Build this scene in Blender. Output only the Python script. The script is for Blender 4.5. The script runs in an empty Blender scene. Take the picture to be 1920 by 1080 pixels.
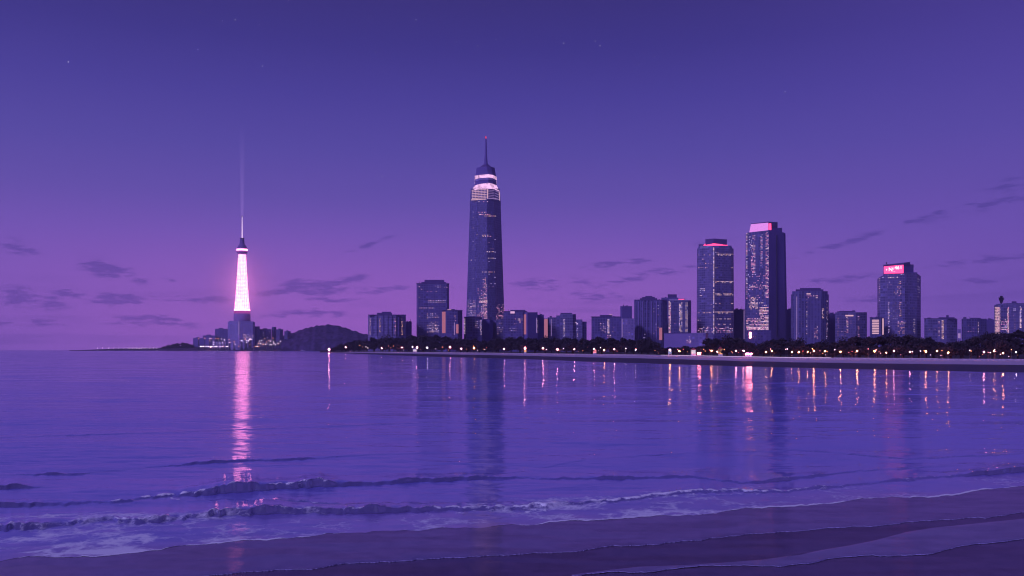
import bpy, math, random
import numpy as np
from mathutils import Vector, Matrix
random.seed(7); rng = np.random.default_rng(11)

F, CX, HY, CH = 1663.0, 960.0, 655.0, 4.0      # focal length in photo pixels, centre column, horizon row, eye height
C = bpy.context.scene.collection
sc = bpy.context.scene

def PX(px, D): return (px - CX) / F * D
def PZ(py, D): return CH + (HY - py) / F * D
def DG(py, z=0.0): return (CH - z) * F / (py - HY)
def ip(px, pts):
    return np.interp(px, [p[0] for p in pts], [p[1] for p in pts])
def srgb(r, g, b):
    f = lambda c: (c/255/12.92) if c/255 <= .04045 else ((c/255+.055)/1.055)**2.4
    return (f(r), f(g), f(b), 1)

# ------------------------------------------------------------------ object helpers
def tag(o, label=None, cat=None, group=None, kind=None):
    if label: o['label'] = label
    if cat: o['category'] = cat
    if group: o['group'] = group
    if kind: o['kind'] = kind
    return o
def empty(name, loc, label=None, cat=None, group=None):
    o = bpy.data.objects.new(name, None); o.empty_display_size = 1
    C.objects.link(o); o.location = loc
    return tag(o, label, cat, group)
def link(name, me, parent=None):
    o = bpy.data.objects.new(name, me); C.objects.link(o)
    if parent: o.parent = parent
    return o
def mesh(name, V, Fc, mats, mi=None, uv=None, smooth=False):
    me = bpy.data.meshes.new(name); me.from_pydata([tuple(v) for v in V], [], Fc)
    for m in (mats if isinstance(mats, (list, tuple)) else [mats]): me.materials.append(m)
    if mi: me.polygons.foreach_set('material_index', mi)
    if uv:
        l = me.uv_layers.new(name='UVMap'); l.data.foreach_set('uv', np.array(uv, dtype='f').ravel())
    if smooth: me.polygons.foreach_set('use_smooth', [True]*len(me.polygons))
    me.update(); return me
class MB:
    def __init__(s): s.V, s.F, s.M = [], [], []
    def add(s, V, Fc, m=0):
        b = len(s.V); s.V += [tuple(v) for v in V]; s.F += [tuple(i+b for i in f) for f in Fc]; s.M += [m]*len(Fc)
    def box(s, x0, x1, y0, y1, z0, z1, m=0):
        s.add([(x0,y0,z0),(x1,y0,z0),(x1,y1,z0),(x0,y1,z0),(x0,y0,z1),(x1,y0,z1),(x1,y1,z1),(x0,y1,z1)],
              [(3,2,1,0),(4,5,6,7),(0,1,5,4),(1,2,6,5),(2,3,7,6),(3,0,4,7)], m)
    def tube(s, a, b, r0, r1, n=8, m=0, caps=True):
        a, b = Vector(a), Vector(b); d = (b-a).normalized()
        u = d.orthogonal().normalized(); v = d.cross(u)
        V = [a+(u*math.cos(t)+v*math.sin(t))*r0 for t in [2*math.pi*i/n for i in range(n)]] + \
            [b+(u*math.cos(t)+v*math.sin(t))*r1 for t in [2*math.pi*i/n for i in range(n)]]
        Fc = [(i, (i+1) % n, n+(i+1) % n, n+i) for i in range(n)]
        if caps: Fc += [tuple(range(n))[::-1], tuple(range(n, 2*n))]
        s.add(V, Fc, m)
    def lathe(s, prof, n=32, m=0, cx=0, cy=0):
        V = []
        for r, z in prof: V += [(cx+r*math.cos(2*math.pi*i/n), cy+r*math.sin(2*math.pi*i/n), z) for i in range(n)]
        Fc = []
        for k in range(len(prof)-1):
            for i in range(n):
                j = (i+1) % n; Fc.append((k*n+i, k*n+j, (k+1)*n+j, (k+1)*n+i))
        Fc += [tuple(range(n))[::-1], tuple(range((len(prof)-1)*n, len(prof)*n))]
        s.add(V, Fc, m)
    def sphere(s, c, r, n=8, k=6, m=0, sz=1):
        prof = [(max(r*math.sin(math.pi*i/k), r*.02), c[2]+sz*r*-math.cos(math.pi*i/k)) for i in range(k+1)]
        s.lathe(prof, n, m, c[0], c[1])
    def build(s, name, mats, parent=None, smooth=False):
        return link(name, mesh(name, s.V, s.F, mats, s.M, smooth=smooth), parent)

# ------------------------------------------------------------------ node helpers
class NT:
    def __init__(s, tree): s.t = tree; s.n = tree.nodes; s.l = tree.links
    def new(s, typ, **kw):
        nd = s.n.new(typ)
        for k, v in kw.items(): setattr(nd, k, v)
        return nd
    def con(s, val, sock):
        if hasattr(val, 'is_output') or isinstance(val, bpy.types.NodeSocket): s.l.new(val, sock)
        else: sock.default_value = val
    def m(s, op, a, b=0.0, c=0.0, clamp=False):
        nd = s.new('ShaderNodeMath', operation=op, use_clamp=clamp)
        s.con(a, nd.inputs[0]); s.con(b, nd.inputs[1]); s.con(c, nd.inputs[2]); return nd.outputs[0]
    def mr(s, v, a, b, c=0.0, d=1.0, smooth=True):
        nd = s.new('ShaderNodeMapRange', interpolation_type='SMOOTHSTEP' if smooth else 'LINEAR')
        for i, x in enumerate((v, a, b, c, d)): s.con(x, nd.inputs[i])
        return nd.outputs[0]
    def mix(s, f, a, b):
        nd = s.new('ShaderNodeMix', data_type='RGBA')
        s.con(f, nd.inputs[0]); s.con(a, nd.inputs[6]); s.con(b, nd.inputs[7]); return nd.outputs[2]
    def xyz(s, x, y, z):
        nd = s.new('ShaderNodeCombineXYZ')
        for i, v in enumerate((x, y, z)): s.con(v, nd.inputs[i])
        return nd.outputs[0]
    def noise(s, vec, scale=1.0, detail=3.0, rough=.5, out='Fac'):
        nd = s.new('ShaderNodeTexNoise'); s.con(vec, nd.inputs['Vector'])
        s.con(scale, nd.inputs['Scale']); s.con(detail, nd.inputs['Detail']); s.con(rough, nd.inputs['Roughness'])
        return nd.outputs[out]
def newmat(name):
    m = bpy.data.materials.new(name); m.use_nodes = True; m.node_tree.nodes.clear()
    n = NT(m.node_tree); out = n.new('ShaderNodeOutputMaterial'); return m, n, out
def flat(name, col, rough=.7, spec=.4, var=.25, scale=1.5):
    m, n, out = newmat(name); b = n.new('ShaderNodeBsdfPrincipled')
    tc = n.new('ShaderNodeTexCoord').outputs['Object']
    f = n.noise(tc, scale, 4)
    d = tuple(c*(1-var) for c in col[:3])+(1,); h = tuple(min(1, c*(1+var)) for c in col[:3])+(1,)
    n.con(n.mix(n.mr(f, .3, .7), d, h), b.inputs['Base Color'])
    b.inputs['Roughness'].default_value = rough; b.inputs['Specular IOR Level'].default_value = spec
    n.l.new(b.outputs[0], out.inputs[0]); return m
def emit(name, col, st, sample='NONE', var=0.0, scale=.3):
    m, n, out = newmat(name); e = n.new('ShaderNodeEmission'); e.inputs[0].default_value = tuple(col[:3])+(1,)
    e.inputs[1].default_value = st
    if var:
        r = n.new('ShaderNodeObjectInfo').outputs['Random']
        n.con(n.mr(r, 0, 1, st*(1-var), st*(1+var), False), e.inputs[1])
    n.l.new(e.outputs[0], out.inputs[0]); m.cycles.emission_sampling = sample; return m

# ------------------------------------------------------------------ world: dusk sky, clouds drifting low over the sea
w = bpy.data.worlds.new('World'); sc.world = w; w.use_nodes = True; w.node_tree.nodes.clear()
n = NT(w.node_tree); wo = n.new('ShaderNodeOutputWorld'); bg = n.new('ShaderNodeBackground')
d = n.new('ShaderNodeTexCoord').outputs['Generated']
sx = n.new('ShaderNodeSeparateXYZ'); n.l.new(d, sx.inputs[0]); X, Y, Z = sx.outputs
hyp = n.m('SQRT', n.m('ADD', n.m('MULTIPLY', X, X), n.m('MULTIPLY', Y, Y)))
T = n.m('DIVIDE', Z, n.m('MAXIMUM', hyp, 1e-4)); A = n.m('ARCTAN2', X, Y)
rp = n.new('ShaderNodeValToRGB'); cr = rp.color_ramp; cr.interpolation = 'EASE'
SKY = [(0.0, (142,98,204)), (.03, (160,106,210)), (.08, (148,102,206)), (.125, (127,95,198)), (.17, (106,87,184)), (.22, (88,78,172)),
       (.28, (72,65,157)), (.34, (58,53,137)), (.42, (50,44,113)), (.8, (44,38,100))]
while len(cr.elements) < len(SKY): cr.elements.new(.5)
for e, (p, c) in zip(cr.elements, SKY): e.position = p; e.color = srgb(*c)
cr.interpolation = 'LINEAR'
n.l.new(T, rp.inputs[0]); col = rp.outputs[0]
# afterglow: pinker left of centre, bluer to the right, dimmer behind the viewer
az = n.m('SUBTRACT', A, -.22)
gl = n.m('MULTIPLY', n.m('EXPONENT', n.m('MULTIPLY', n.m('MULTIPLY', az, az), -4.5)), n.mr(T, .0, .17, 1, 0))
col = n.mix(n.m('MULTIPLY', gl, .55), col, srgb(180, 104, 216))
rt = n.m('MULTIPLY', n.mr(A, .12, .6), n.mr(T, 0, .25, 1, .25))
col = n.mix(n.m('MULTIPLY', rt, .75), col, srgb(112, 86, 192))
lf = n.m('MULTIPLY', n.mr(A, -.3, -.62), n.mr(T, 0, .2, 1, 0))
col = n.mix(n.m('MULTIPLY', lf, .5), col, srgb(128, 92, 204))
back = n.m('MULTIPLY', n.mr(Y, -.3, .35, .8, 1), n.mr(T, .45, 1.2, 1, 1.25))
# clouds: (px, py, half width, half height, slope, strength)
CL = [(205,505,36,13,-.15,1),(245,518,22,12,-.3,.9),(215,561,40,11,0,1),(135,552,22,11,0,.8),(50,560,60,18,0,.75),
      (370,561,75,7,0,.7),(598,535,52,16,.08,1),(655,524,24,7,.2,.8),(515,549,48,5,.1,.8),(700,541,60,10,0,.6),(600,588,60,10,0,.65),
      (520,592,70,6,0,.5),(640,563,70,5,0,.6),(290,599,56,8,0,.65),(280,608,100,7,0,.7),(60,605,80,7,0,.5),(30,465,55,14,-.3,.6),
      (1040,534,75,14,0,.6),(1150,496,60,7,.1,.8),(1215,516,90,9,.15,.7),(1100,557,90,10,0,.55),
      (1605,449,95,6,.27,.62),(1730,409,90,6,.25,.6),(1860,382,110,10,.2,.5),(1570,524,120,7,.1,.55),(1850,488,110,8,.05,.65),
      (1825,527,40,7,0,.6),(1630,561,40,8,0,.5),(1895,345,50,14,.1,.45),(688,461,50,6,.4,.5),(316,525,12,5,-.3,.6),(1330,455,70,8,.2,.3)]
big = n.noise(n.xyz(n.m('MULTIPLY', A, 26), n.m('MULTIPLY', T, 105), 0), 1, 5, .62)
fine = n.noise(n.xyz(n.m('MULTIPLY', A, 60), n.m('MULTIPLY', T, 260), 3), 1, 4, .6)
acc = None
for (px, py, hw, hh, sl, st) in CL:
    a0 = math.atan((px-CX)/F); t0 = (HY-py)/math.hypot(F, px-CX)
    da = n.m('SUBTRACT', A, a0); dt = n.m('SUBTRACT', n.m('SUBTRACT', T, t0), n.m('MULTIPLY', da, sl))
    ea = n.m('MULTIPLY', da, F/hw/1.35); et = n.m('MULTIPLY', dt, F/hh/1.2)
    v = n.m('MULTIPLY', n.m('EXPONENT', n.m('MULTIPLY', n.m('ADD', n.m('MULTIPLY', ea, ea), n.m('MULTIPLY', et, et)), -1.1)), st)
    acc = v if acc is None else n.m('MAXIMUM', acc, v)
wis = n.m('MULTIPLY', n.mr(n.noise(n.xyz(n.m('MULTIPLY', A, 5), n.m('MULTIPLY', T, 60), 9), 1, 5, .6), .5, .8), n.mr(T, .12, .04))
cm = n.m('ADD', acc, n.m('ADD', n.m('MULTIPLY', n.m('SUBTRACT', big, .5), 3.4), n.m('MULTIPLY', n.m('SUBTRACT', fine, .5), 2.2)))
cm = n.m('MULTIPLY', n.mr(cm, .2, .95), n.mr(acc, .05, .5))
cm = n.m('MAXIMUM', n.m('MULTIPLY', cm, .66), n.m('MULTIPLY', wis, .45))
ccol = n.mix(n.mr(T, 0, .2), srgb(104, 72, 172), srgb(70, 62, 152))
col = n.mix(cm, col, ccol)
ml = n.new('ShaderNodeVectorMath', operation='SCALE'); n.l.new(col, ml.inputs[0]); n.l.new(back, ml.inputs['Scale'])
n.l.new(ml.outputs[0], bg.inputs[0]); bg.inputs[1].default_value = 1.0
n.l.new(bg.outputs[0], wo.inputs[0])
w.cycles.sampling_method = 'MANUAL'; w.cycles.sample_map_resolution = 512

# ------------------------------------------------------------------ materials
def facade(name, panel, glass, fh=3.6, bw=3.2, sp=.3, mu=.16, gr=.22):
    m, n, out = newmat(name); b = n.new('ShaderNodeBsdfPrincipled')
    uv = n.new('ShaderNodeUVMap').outputs[0]; s = n.new('ShaderNodeSeparateXYZ'); n.l.new(uv, s.inputs[0])
    u = n.m('DIVIDE', s.outputs[0], bw); v = n.m('DIVIDE', s.outputs[1], fh)
    a = n.m('LESS_THAN', n.m('FRACT', u), mu); c = n.m('LESS_THAN', n.m('FRACT', v), sp)
    pan = n.m('MAXIMUM', a, c)
    wn = n.new('ShaderNodeTexWhiteNoise', noise_dimensions='2D'); n.l.new(n.xyz(n.m('FLOOR', u), n.m('FLOOR', v), 0), wn.inputs['Vector'])
    wn2 = n.new('ShaderNodeTexWhiteNoise', noise_dimensions='1D'); n.l.new(n.m('FLOOR', n.m('DIVIDE', u, 3)), wn2.inputs['W'])
    g = n.mix(n.m('POWER', wn.outputs[0], 3), glass, tuple(min(1, x*2.6+.02) for x in glass[:3])+(1,))
    g = n.mix(n.m('MULTIPLY', wn2.outputs[0], .5), g, panel)
    st = n.noise(n.xyz(n.m('MULTIPLY', s.outputs[0], .15), n.m('MULTIPLY', s.outputs[1], .02), 0), 1, 3)
    pn = n.mix(n.mr(st, .3, .7), tuple(x*.75 for x in panel[:3])+(1,), panel)
    n.con(n.mix(pan, g, pn), b.inputs['Base Color'])
    n.con(n.mr(pan, 0, 1, gr, .75), b.inputs['Roughness']); b.inputs['Specular IOR Level'].default_value = .5
    n.l.new(b.outputs[0], out.inputs[0]); return m
M = {}
M['blue'] = facade('blue_glass_facade', (.22,.18,.39,1), (.08,.07,.19,1))
M['curtain'] = facade('curtain_wall', (.16,.14,.32,1), (.065,.06,.18,1), 3.9, 2.1, .22, .22, .18)
M['dark'] = facade('dark_facade', (.15,.12,.32,1), (.06,.05,.17,1), 3.4, 3.6, .35, .3)
M['lilac'] = facade('lilac_panel_facade', (.34,.26,.56,1), (.16,.13,.34,1), 3.6, 4.0, .4, .4, .4)
M['vert'] = facade('ribbed_facade', (.17,.14,.34,1), (.05,.045,.15,1), 3.4, 4.4, .14, .45)
M['plain'] = flat('plain_wall', (.15,.11,.34,1), .75, .3, .12, .02)
M['plainlilac'] = flat('pale_plain_wall', (.30,.22,.52,1), .7, .3, .1, .02)
M['roof'] = flat('roof_concrete', (.11,.07,.22,1), .85, .2)
M['darkmetal'] = flat('dark_metal', (.03,.025,.05,1), .5, .5)
M['pale'] = flat('pale_frame', (.6,.5,.7,1), .6, .3)
WC = [emit('window_cream', (1,.62,.76), .85, var=.6), emit('window_pink', (1,.36,.66), .75, var=.5), emit('window_lavender', (.68,.5,1), .75, var=.5),
      emit('window_amber', (1,.50,.42), .8, var=.5), emit('window_dim', (.62,.3,.6), .45, var=.5)]
M['salmon'] = emit('salmon_light_panel', (.80,.26,.42), .55)
M['hot'] = emit('hot_pink_light', (1,.06,.22), 2.6, 'FRONT')
M['panelpink'] = emit('pink_sign_panel', (.85,.30,.95), 1.05, 'FRONT')
M['crown'], n_, o_ = newmat('crown_light'); e_ = n_.new('ShaderNodeEmission'); g_ = n_.new('ShaderNodeTexCoord').outputs['Object']; e_.inputs[0].default_value = (1,.55,.95,1)
n_.con(n_.mr(n_.noise(g_, .09, 4, .6), .35, .65, .55, 1.35), e_.inputs[1]); n_.l.new(e_.outputs[0], o_.inputs[0])
M['stripw'] = emit('warm_strip_light', (1,.56,.7), .85)
M['stripl'] = emit('lavender_strip_light', (.6,.36,.85), .6)
M['red'] = emit('red_beacon', (1,.06,.12), 1.0)
M['stair'] = emit('stair_light', (1,.30,.27), 26, 'FRONT'); 
M['white'] = emit('white_letter', (1,.85,.95), 1.6)

UN = {}
def unit(i):
    if i not in UN:
        b = MB(); b.box(-.5, .5, -.5, .5, -.5, .5)
        m = WC[i] if isinstance(i, int) else M[i]
        UN[i] = mesh('window', b.V, b.F, m)
    return UN[i]

# ------------------------------------------------------------------ buildings
GZ = 1.0
class Bld:
    """A building set out from its front outline; every tier is a solid whose sides recede from the viewer."""
    def __init__(s, name, label, D, x0, x1, group=None, cat='building', z0=GZ):
        s.D = D; s.name = name; cx = (x0+x1)/2
        s.o = Vector((PX(cx, D), D, z0)); s.z0 = z0
        s.e = empty(name, s.o, label, cat, group); s.tops = []; s.faces = []; s.nw = 0; s.extra = MB(); s.nstrip = 0
    def tier(s, pts, yt, yb=None, mat='blue', top=None, part='wall', depth=36, tops=None):
        """pts [(px, extra distance)] along the front at the foot; top = outline at the top; tops = heights row per point"""
        D = s.D; z0 = s.z0 if yb is None else PZ(yb, D)
        top = top or pts; n_ = len(pts); o = s.o
        yts = tops or [yt]*n_
        f0 = [Vector((PX(p, D)*(D+q)/D, D+q, z0)) for p, q in pts]
        f1 = [Vector((PX(p, D)*(D+q)/D, D+q, PZ(y, D)+(PZ(y, D)-CH)*q/D)) for (p, q), y in zip(top, yts)]
        mx = max(q for _, q in pts)
        if part == 'wall': s.tops.append((top[0][0], top[-1][0], max(yts), mx))
        def bk(v): k = (D+mx+depth)/v.y; return Vector((v.x*k, D+mx+depth, v.z))
        b0 = [bk(f0[-1]), bk(f0[0])]; b1 = [bk(f1[-1]), bk(f1[0])]
        r0 = f0+b0; r1 = f1+b1; k = len(r0)
        V = [v-o for v in r0+r1]; Fc = []; uv = []; U = 0
        for i in range(k):
            j = (i+1) % k; L = (r0[j]-r0[i]).length
            Fc.append((i, j, k+j, k+i))
            uv += [(U, r0[i].z), (U+L, r0[j].z), (U+L, r1[j].z), (U, r1[i].z)]; U += L
        Fc.append(tuple(range(k, 2*k))); uv += [(-1.6, .5)]*k
        Fc.append(tuple(range(k))[::-1]); uv += [(-1.6, .5)]*k
        ob = link(part, mesh(part, V, Fc, M[mat], uv=uv), s.e)
        ys0 = HY-(z0-CH)/D*F
        for i in range(n_-1):
            s.faces.append((f0[i], f0[i+1], f1[i], f1[i+1], pts[i][0], pts[i+1][0], top[i][0], top[i+1][0], ys0, (yts[i]+yts[i+1])/2))
        return ob
    def at(s, px, py):
        best = None
        for f in s.faces:
            b0, b1, t0, t1, xl, xr, xtl, xtr, y0, y1 = f
            v = (y0-py)/(y0-y1) if y0 != y1 else 0
            if v < -.02 or v > 1.02: continue
            l = xl+(xtl-xl)*v; r = xr+(xtr-xr)*v
            if l-.6 <= px <= r+.6 and r-l > .1:
                u = (px-l)/(r-l)
                p = (b0*(1-u)+b1*u)*(1-v)+(t0*(1-u)+t1*u)*v
                rt = (b1-b0).normalized(); up = ((t0+t1)/2-(b0+b1)/2).normalized()
                nm = rt.cross(up).normalized()
                # where the sight line meets the face
                best = (p, rt, nm.cross(rt).normalized() if False else up, nm)
        return best
    def lamp(s, px, py, w, h, c, part='window', proud=.35, many=True):
        a = s.at(px, py)
        if not a: return
        p, rt, up, nm = a; k = s.D/F
        co = abs(rt.x) if abs(rt.x) > .3 else .3
        W, H = (w*.88 if part == 'window' else w)*k/co, h*k*(.92 if part == 'window' else 1)
        up = nm.cross(rt).normalized() if nm.cross(rt).z > 0 else -nm.cross(rt).normalized()
        if s.nw >= 99 and many:
            Vs = []
            cpt = p-s.o
            for dx, dy, dz in ((-.5,-.5,-.5),(.5,-.5,-.5),(.5,.5,-.5),(-.5,.5,-.5),(-.5,-.5,.5),(.5,-.5,.5),(.5,.5,.5),(-.5,.5,.5)):
                Vs.append(cpt+rt*dx*W+nm*dy*proud*2+up*dz*H)
            s.extra.add(Vs, [(3,2,1,0),(4,5,6,7),(0,1,5,4),(1,2,6,5),(2,3,7,6),(3,0,4,7)], c)
            return
        ob = link(part, unit(c), s.e)
        Mx = Matrix((( rt.x*W, nm.x*proud*2, up.x*H, 0), (rt.y*W, nm.y*proud*2, up.y*H, 0), (rt.z*W, nm.z*proud*2, up.z*H, 0), (0,0,0,1)))
        ob.matrix_basis = Matrix.Translation(p-s.o) @ Mx
        if part == 'window': s.nw += 1
        return ob
    def grid(s, xa, xb, ya, yb, dx=2.6, dy=2.6, prob=.4, cols=(0,0,1,2), w=1.5, h=1.2, clump=.5):
        nx = max(1, int(round((xb-xa)/dx))); ny = max(1, int(round((yb-ya)/dy)))
        for j in range(ny):
            rowb = random.random()
            for i in range(nx):
                pr = prob*(1-clump+clump*2*rowb)
                if random.random() < pr:
                    s.lamp(xa+(i+.5)*(xb-xa)/nx, ya+(j+.5)*(yb-ya)/ny, w*random.uniform(.75, 1.15), h*random.uniform(.8, 1.1), random.choice(cols))
    def strip(s, x, ya, yb, w=1.3, c='stripw', part='light_strip'):
        return s.lamp(x, (ya+yb)/2, w, yb-ya, c, part, .5, False)
    def fin(s, x, ya, yb, w=1.2, c='plain', part='pilaster'):
        return s.lamp(x, (ya+yb)/2, w, yb-ya, c, part, 1.0, False)
    def block(s, xa, xb, yt, yb, mat='roof', part='roof_block', back=6, depth=14):
        return s.tier([(xa, back), (xb, back)], yt, yb, mat, part=part, depth=depth)
    def parapet(s, xa, xb, y, t=1.2, mat='roof', back=-.4):
        s.tier([(xa-.4, back), (xb+.4, back)], y-t, y+.3, mat, part='parapet', depth=2)
    def mast(s, x, yt, yb, r=.5, mat='darkmetal', part='mast', back=8):
        D = s.D+back; b = MB(); z0, z1 = PZ(yb, s.D), PZ(yt, s.D); X_ = PX(x, D)
        b.tube(Vector((X_, D, z0))-s.o, Vector((X_, D, z1))-s.o, r, r*.5, 6); b.build(part, M[mat], s.e)
    def done(s):
        rr = random.Random(int(s.o.x*7)); D = s.D
        if s.name in ('office_block', 'apartment_block', 'tower_block') and D < 2000:
            for (xa, xb, y, mx) in s.tops:
                if xb-xa < 9: continue
                for k in range(rr.randint(2, 4)):
                    x = rr.uniform(xa+2, xb-3); wd = rr.uniform(1.2, 3.2); hh = rr.uniform(.8, 2.2); z0, z1 = PZ(y, D), PZ(y-hh, D); q = D+mx+rr.uniform(1, 5)
                    b_ = MB(); X0, X1 = PX(x, q)-s.o.x, PX(x+wd, q)-s.o.x
                    b_.box(X0, X1, q-s.o.y, q-s.o.y+3.5, z0-s.o.z+.01, z1-s.o.z); b_.box(X0-.15, X1+.15, q-s.o.y-.15, q-s.o.y+3.65, z1-s.o.z+.01, z1-s.o.z+.3)
                    b_.build('roof_tank', M['roof'], s.e)
                if rr.random() < .7:
                    x = rr.uniform(xa+2, xb-2); s.mast(x, y-rr.uniform(3, 6.5), y, .32, part='aerial', back=mx+4)
        if s.extra.F:
            o = s.extra.build('window', WC, s.e); o['kind'] = 'stuff'; o['label'] = 'the many smaller lit windows'
        return s.e

def B(label, D, x0, x1, name='office_block'): return Bld(name, label, D, x0, x1)

# b1 - low wide block at the left end
b = B('wide ribbed apartment block at the left end of the city skyline beside the hill', 1250, 690, 761, 'apartment_block')
b.tier([(690,14),(693,4),(707,0),(742,0),(761,10)], 591, mat='blue')
b.tier([(707,4),(735,4)], 586.5, 591, 'roof', part='roof_block', depth=10); b.tier([(716,7),(733,7)], 584.5, 586.5, 'roof', part='roof_block', depth=8)
b.parapet(690.5, 761, 591); 
for x, c in ((694,0),(712.5,3),(741,1),(754,3)): b.grid(x-1.3, x+1.3, 597, 628, 1.5, 2.4, .75, (c,c,4), 1.1, 1.1, .3)
for x in (699,706.5,719,727,735,747.5): b.fin(x, 592, 630, .7, 'plain')
b.done()
b = B('short plain annex just right of the wide ribbed block', 1275, 761, 772); b.tier([(760,0),(772,4)], 603, mat='plain'); b.done()
# b2 - dark slab
b = B('tall dark slab tower with few lit windows, left of the tallest tower', 1300, 781, 842, 'tower_block')
b.tier([(781,6),(783,0),(838,0),(842,8)], 532, mat='dark'); b.tier([(790,5),(836,5)], 528.5, 532, 'roof', part='roof_block')
b.tier([(796,7),(833,7)], 524.7, 528.5, 'roof', part='roof_block'); b.parapet(781, 842, 532, 1); b.mast(787, 527, 531); b.mast(838, 527.5, 531)
b.grid(784, 797, 535, 560, 4, 5, .3); b.grid(800, 836, 545, 548, 3.4, 3, .4); b.grid(802, 836, 562, 568, 3, 2.6, .75, (0,1,2)); b.grid(786, 815, 576, 579, 2.8, 2.6, .7)
b.grid(800, 824, 587, 624, 3, 3.2, .34, (0,2,2,3), clump=.8); b.grid(784, 800, 590, 622, 5, 6, .16); b.grid(805, 822, 600, 622, 2.5, 2.6, .42, (0,0,2), clump=.8)
b.grid(815, 840, 535, 540, 4, 3, .4, (4,2)); b.done()
# b3
b = B('small dark block with a broad salmon light band on its left edge', 1150, 828, 867)
b.tier([(828,4),(836,0),(858,0),(867,7)], 582, mat='dark'); b.tier([(836,2),(853,2)], 579.5, 582, 'roof', part='roof_block', depth=8); b.parapet(828.5, 867, 582, .8)
b.strip(832.3, 584.5, 624.5, 6.5, 'salmon', 'light_panel'); b.strip(857.3, 608, 625, 4.6, 'salmon', 'light_panel'); b.strip(842.5, 580.3, 581.8, 7, 'stripw', 'roof_light')
b.grid(851, 855, 590, 605, 2, 2.6, .6, (1,4)); b.strip(852, 605, 628, 1.2, 'stripl'); b.done()
# the tallest tower
t = Bld('skyscraper', 'tallest tapering glass skyscraper with a glowing crown and a long spire', 1500, 872, 948, cat='skyscraper')
base = [(872,30),(893,6),(915,0),(930,8),(948,40)]; top = [(881.5,24),(896,5),(913,0),(926,7),(938.5,32)]
t.tier(base, 375, mat='curtain', top=top, depth=40)
t.tier([(881,24),(897,5),(913.5,0),(927,7),(939,32)], 353.5, 375, 'curtain', [(883,22),(897.5,5),(914.5,0),(927,6),(936.5,30)], part='crown_storeys', depth=38)
c1 = [(883,22),(897.5,4),(915.5,-.5),(927,5),(937,29)]; c2 = [(890.5,18),(900,4),(915.5,1),(924,5),(931,24)]
t.tier(c1, 345, 353.5, 'crown', c2, part='crown_ledge', depth=36, tops=[347.5,345,342.8,344.5,347.5])
t.tier(c2, 337, 347, 'plain', part='crown_neck', depth=34)
c3 = [(890.5,17),(900,3),(915.5,0),(924,4),(931,23)]
t.tier(c3, 332, 337, 'lilac', part='crown_band', depth=34)
t.tier([(890.2,17),(900,2.5),(916,-.6),(924,3.5),(931.3,23)], 327.5, 333, 'crown', part='crown_light', depth=34, tops=[329.5,328,326.5,328,331.5])
t.tier([(890.8,18),(900,4),(915.5,1),(924,5),(930.8,24)], 313, 330, 'plain', [(893.7,17),(902,5),(913,2),(921,6),(927.5,22)], part='crown_cap', depth=32, tops=[314.5,313,312,312.5,314.5])
t.tier([(893.7,17),(902,5),(913,2),(921,6),(927.5,22)], 308, 314, 'roof', [(907,22),(909,18),(911,17),(913,18),(915.5,22)], part='crown_roof', depth=30, tops=[308]*5)
sp = MB(); Ds = 1520; o = t.o
def tz(y): return PZ(y, 1500)
sp.lathe([(4.6, tz(309.5)-o.z), (3.0, tz(300)-o.z), (2.0, tz(285)-o.z), (1.4, tz(262)-o.z), (1.0, tz(254.5)-o.z)], 10, 0, PX(911, Ds)-o.x, Ds-o.y)
spo = sp.build('spire', M['plain'], t.e)
tp = MB(); tp.lathe([(1.0, tz(254.5)-o.z+.02), (1.1, tz(252)-o.z), (.3, tz(249.5)-o.z)], 8, 0, PX(911, Ds)-o.x, Ds-o.y); tpo = tp.build('beacon_light', M['red'], spo)
# crown lattice of light
for y in (355.8,358.8,361.8,364.8,367.8,370.8): t.strip(898.5, y-.45, y+.45, 28, 'stripw', 'light_slat'); t.strip(921, y-.3+1, y+.3+1, 11, 'stripl', 'light_slat')
for y in (357.5,361.5,365.5,369.5): t.strip(932, y-.3+1, y+.3+1, 9, 'stripl', 'light_slat')
for x in (886.5,892,897,903,908.5): t.strip(x, 354.5, 372, .5, 'stripl', 'light_mullion')
t.strip(914.3, 354, 372.5, 1.2, 'stripw', 'light_mullion'); t.strip(936.3, 357, 373.5, .8, 'stripw', 'light_mullion')
t.strip(897.5, 372.6, 373.9, 29, 'stripw', 'light_slat'); t.strip(924.5, 371, 372.2, 20, 'stripl', 'light_slat')
# lit floors
for (xa, xb, y, pr) in ((898,922,402,.85),(897,912,398,.7),(905,930,405,.7),(904,918,441,.8),(905,920,443,.6),(908,926,472,.7),(911,926,484,.5),(904,928,510,.8),(897,915,378,.4),(893,896,440,.9)):
    t.grid(xa, xb, y-1, y+1, 2.2, 2.2, pr, (0,0,1,3), 1.6, 1.3, 0)
t.grid(882, 893, 390, 560, 3.4, 5, .16, (2,4,0)); t.grid(877, 892, 560, 592, 2.2, 2.6, .62, (0,0,1,2), 1.3, 1.1); t.grid(895, 914, 540, 598, 3, 3, .34, (0,1,1,2))
t.grid(905, 913, 520, 598, 2, 2.6, .6, (0,1,1,3), 1.3, 1.1); t.grid(898, 914, 562, 568, 1.8, 2.2, .8, (0,1)); t.grid(915, 930, 440, 600, 4, 6, .12, (4,2)); t.grid(930, 946, 570, 600, 2.4, 2.6, .45, (4,1,4)); t.grid(894, 914, 580, 602, 2, 2.2, .5, (1,4,1))
for x in (893,915,930): pass
t.done()
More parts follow.
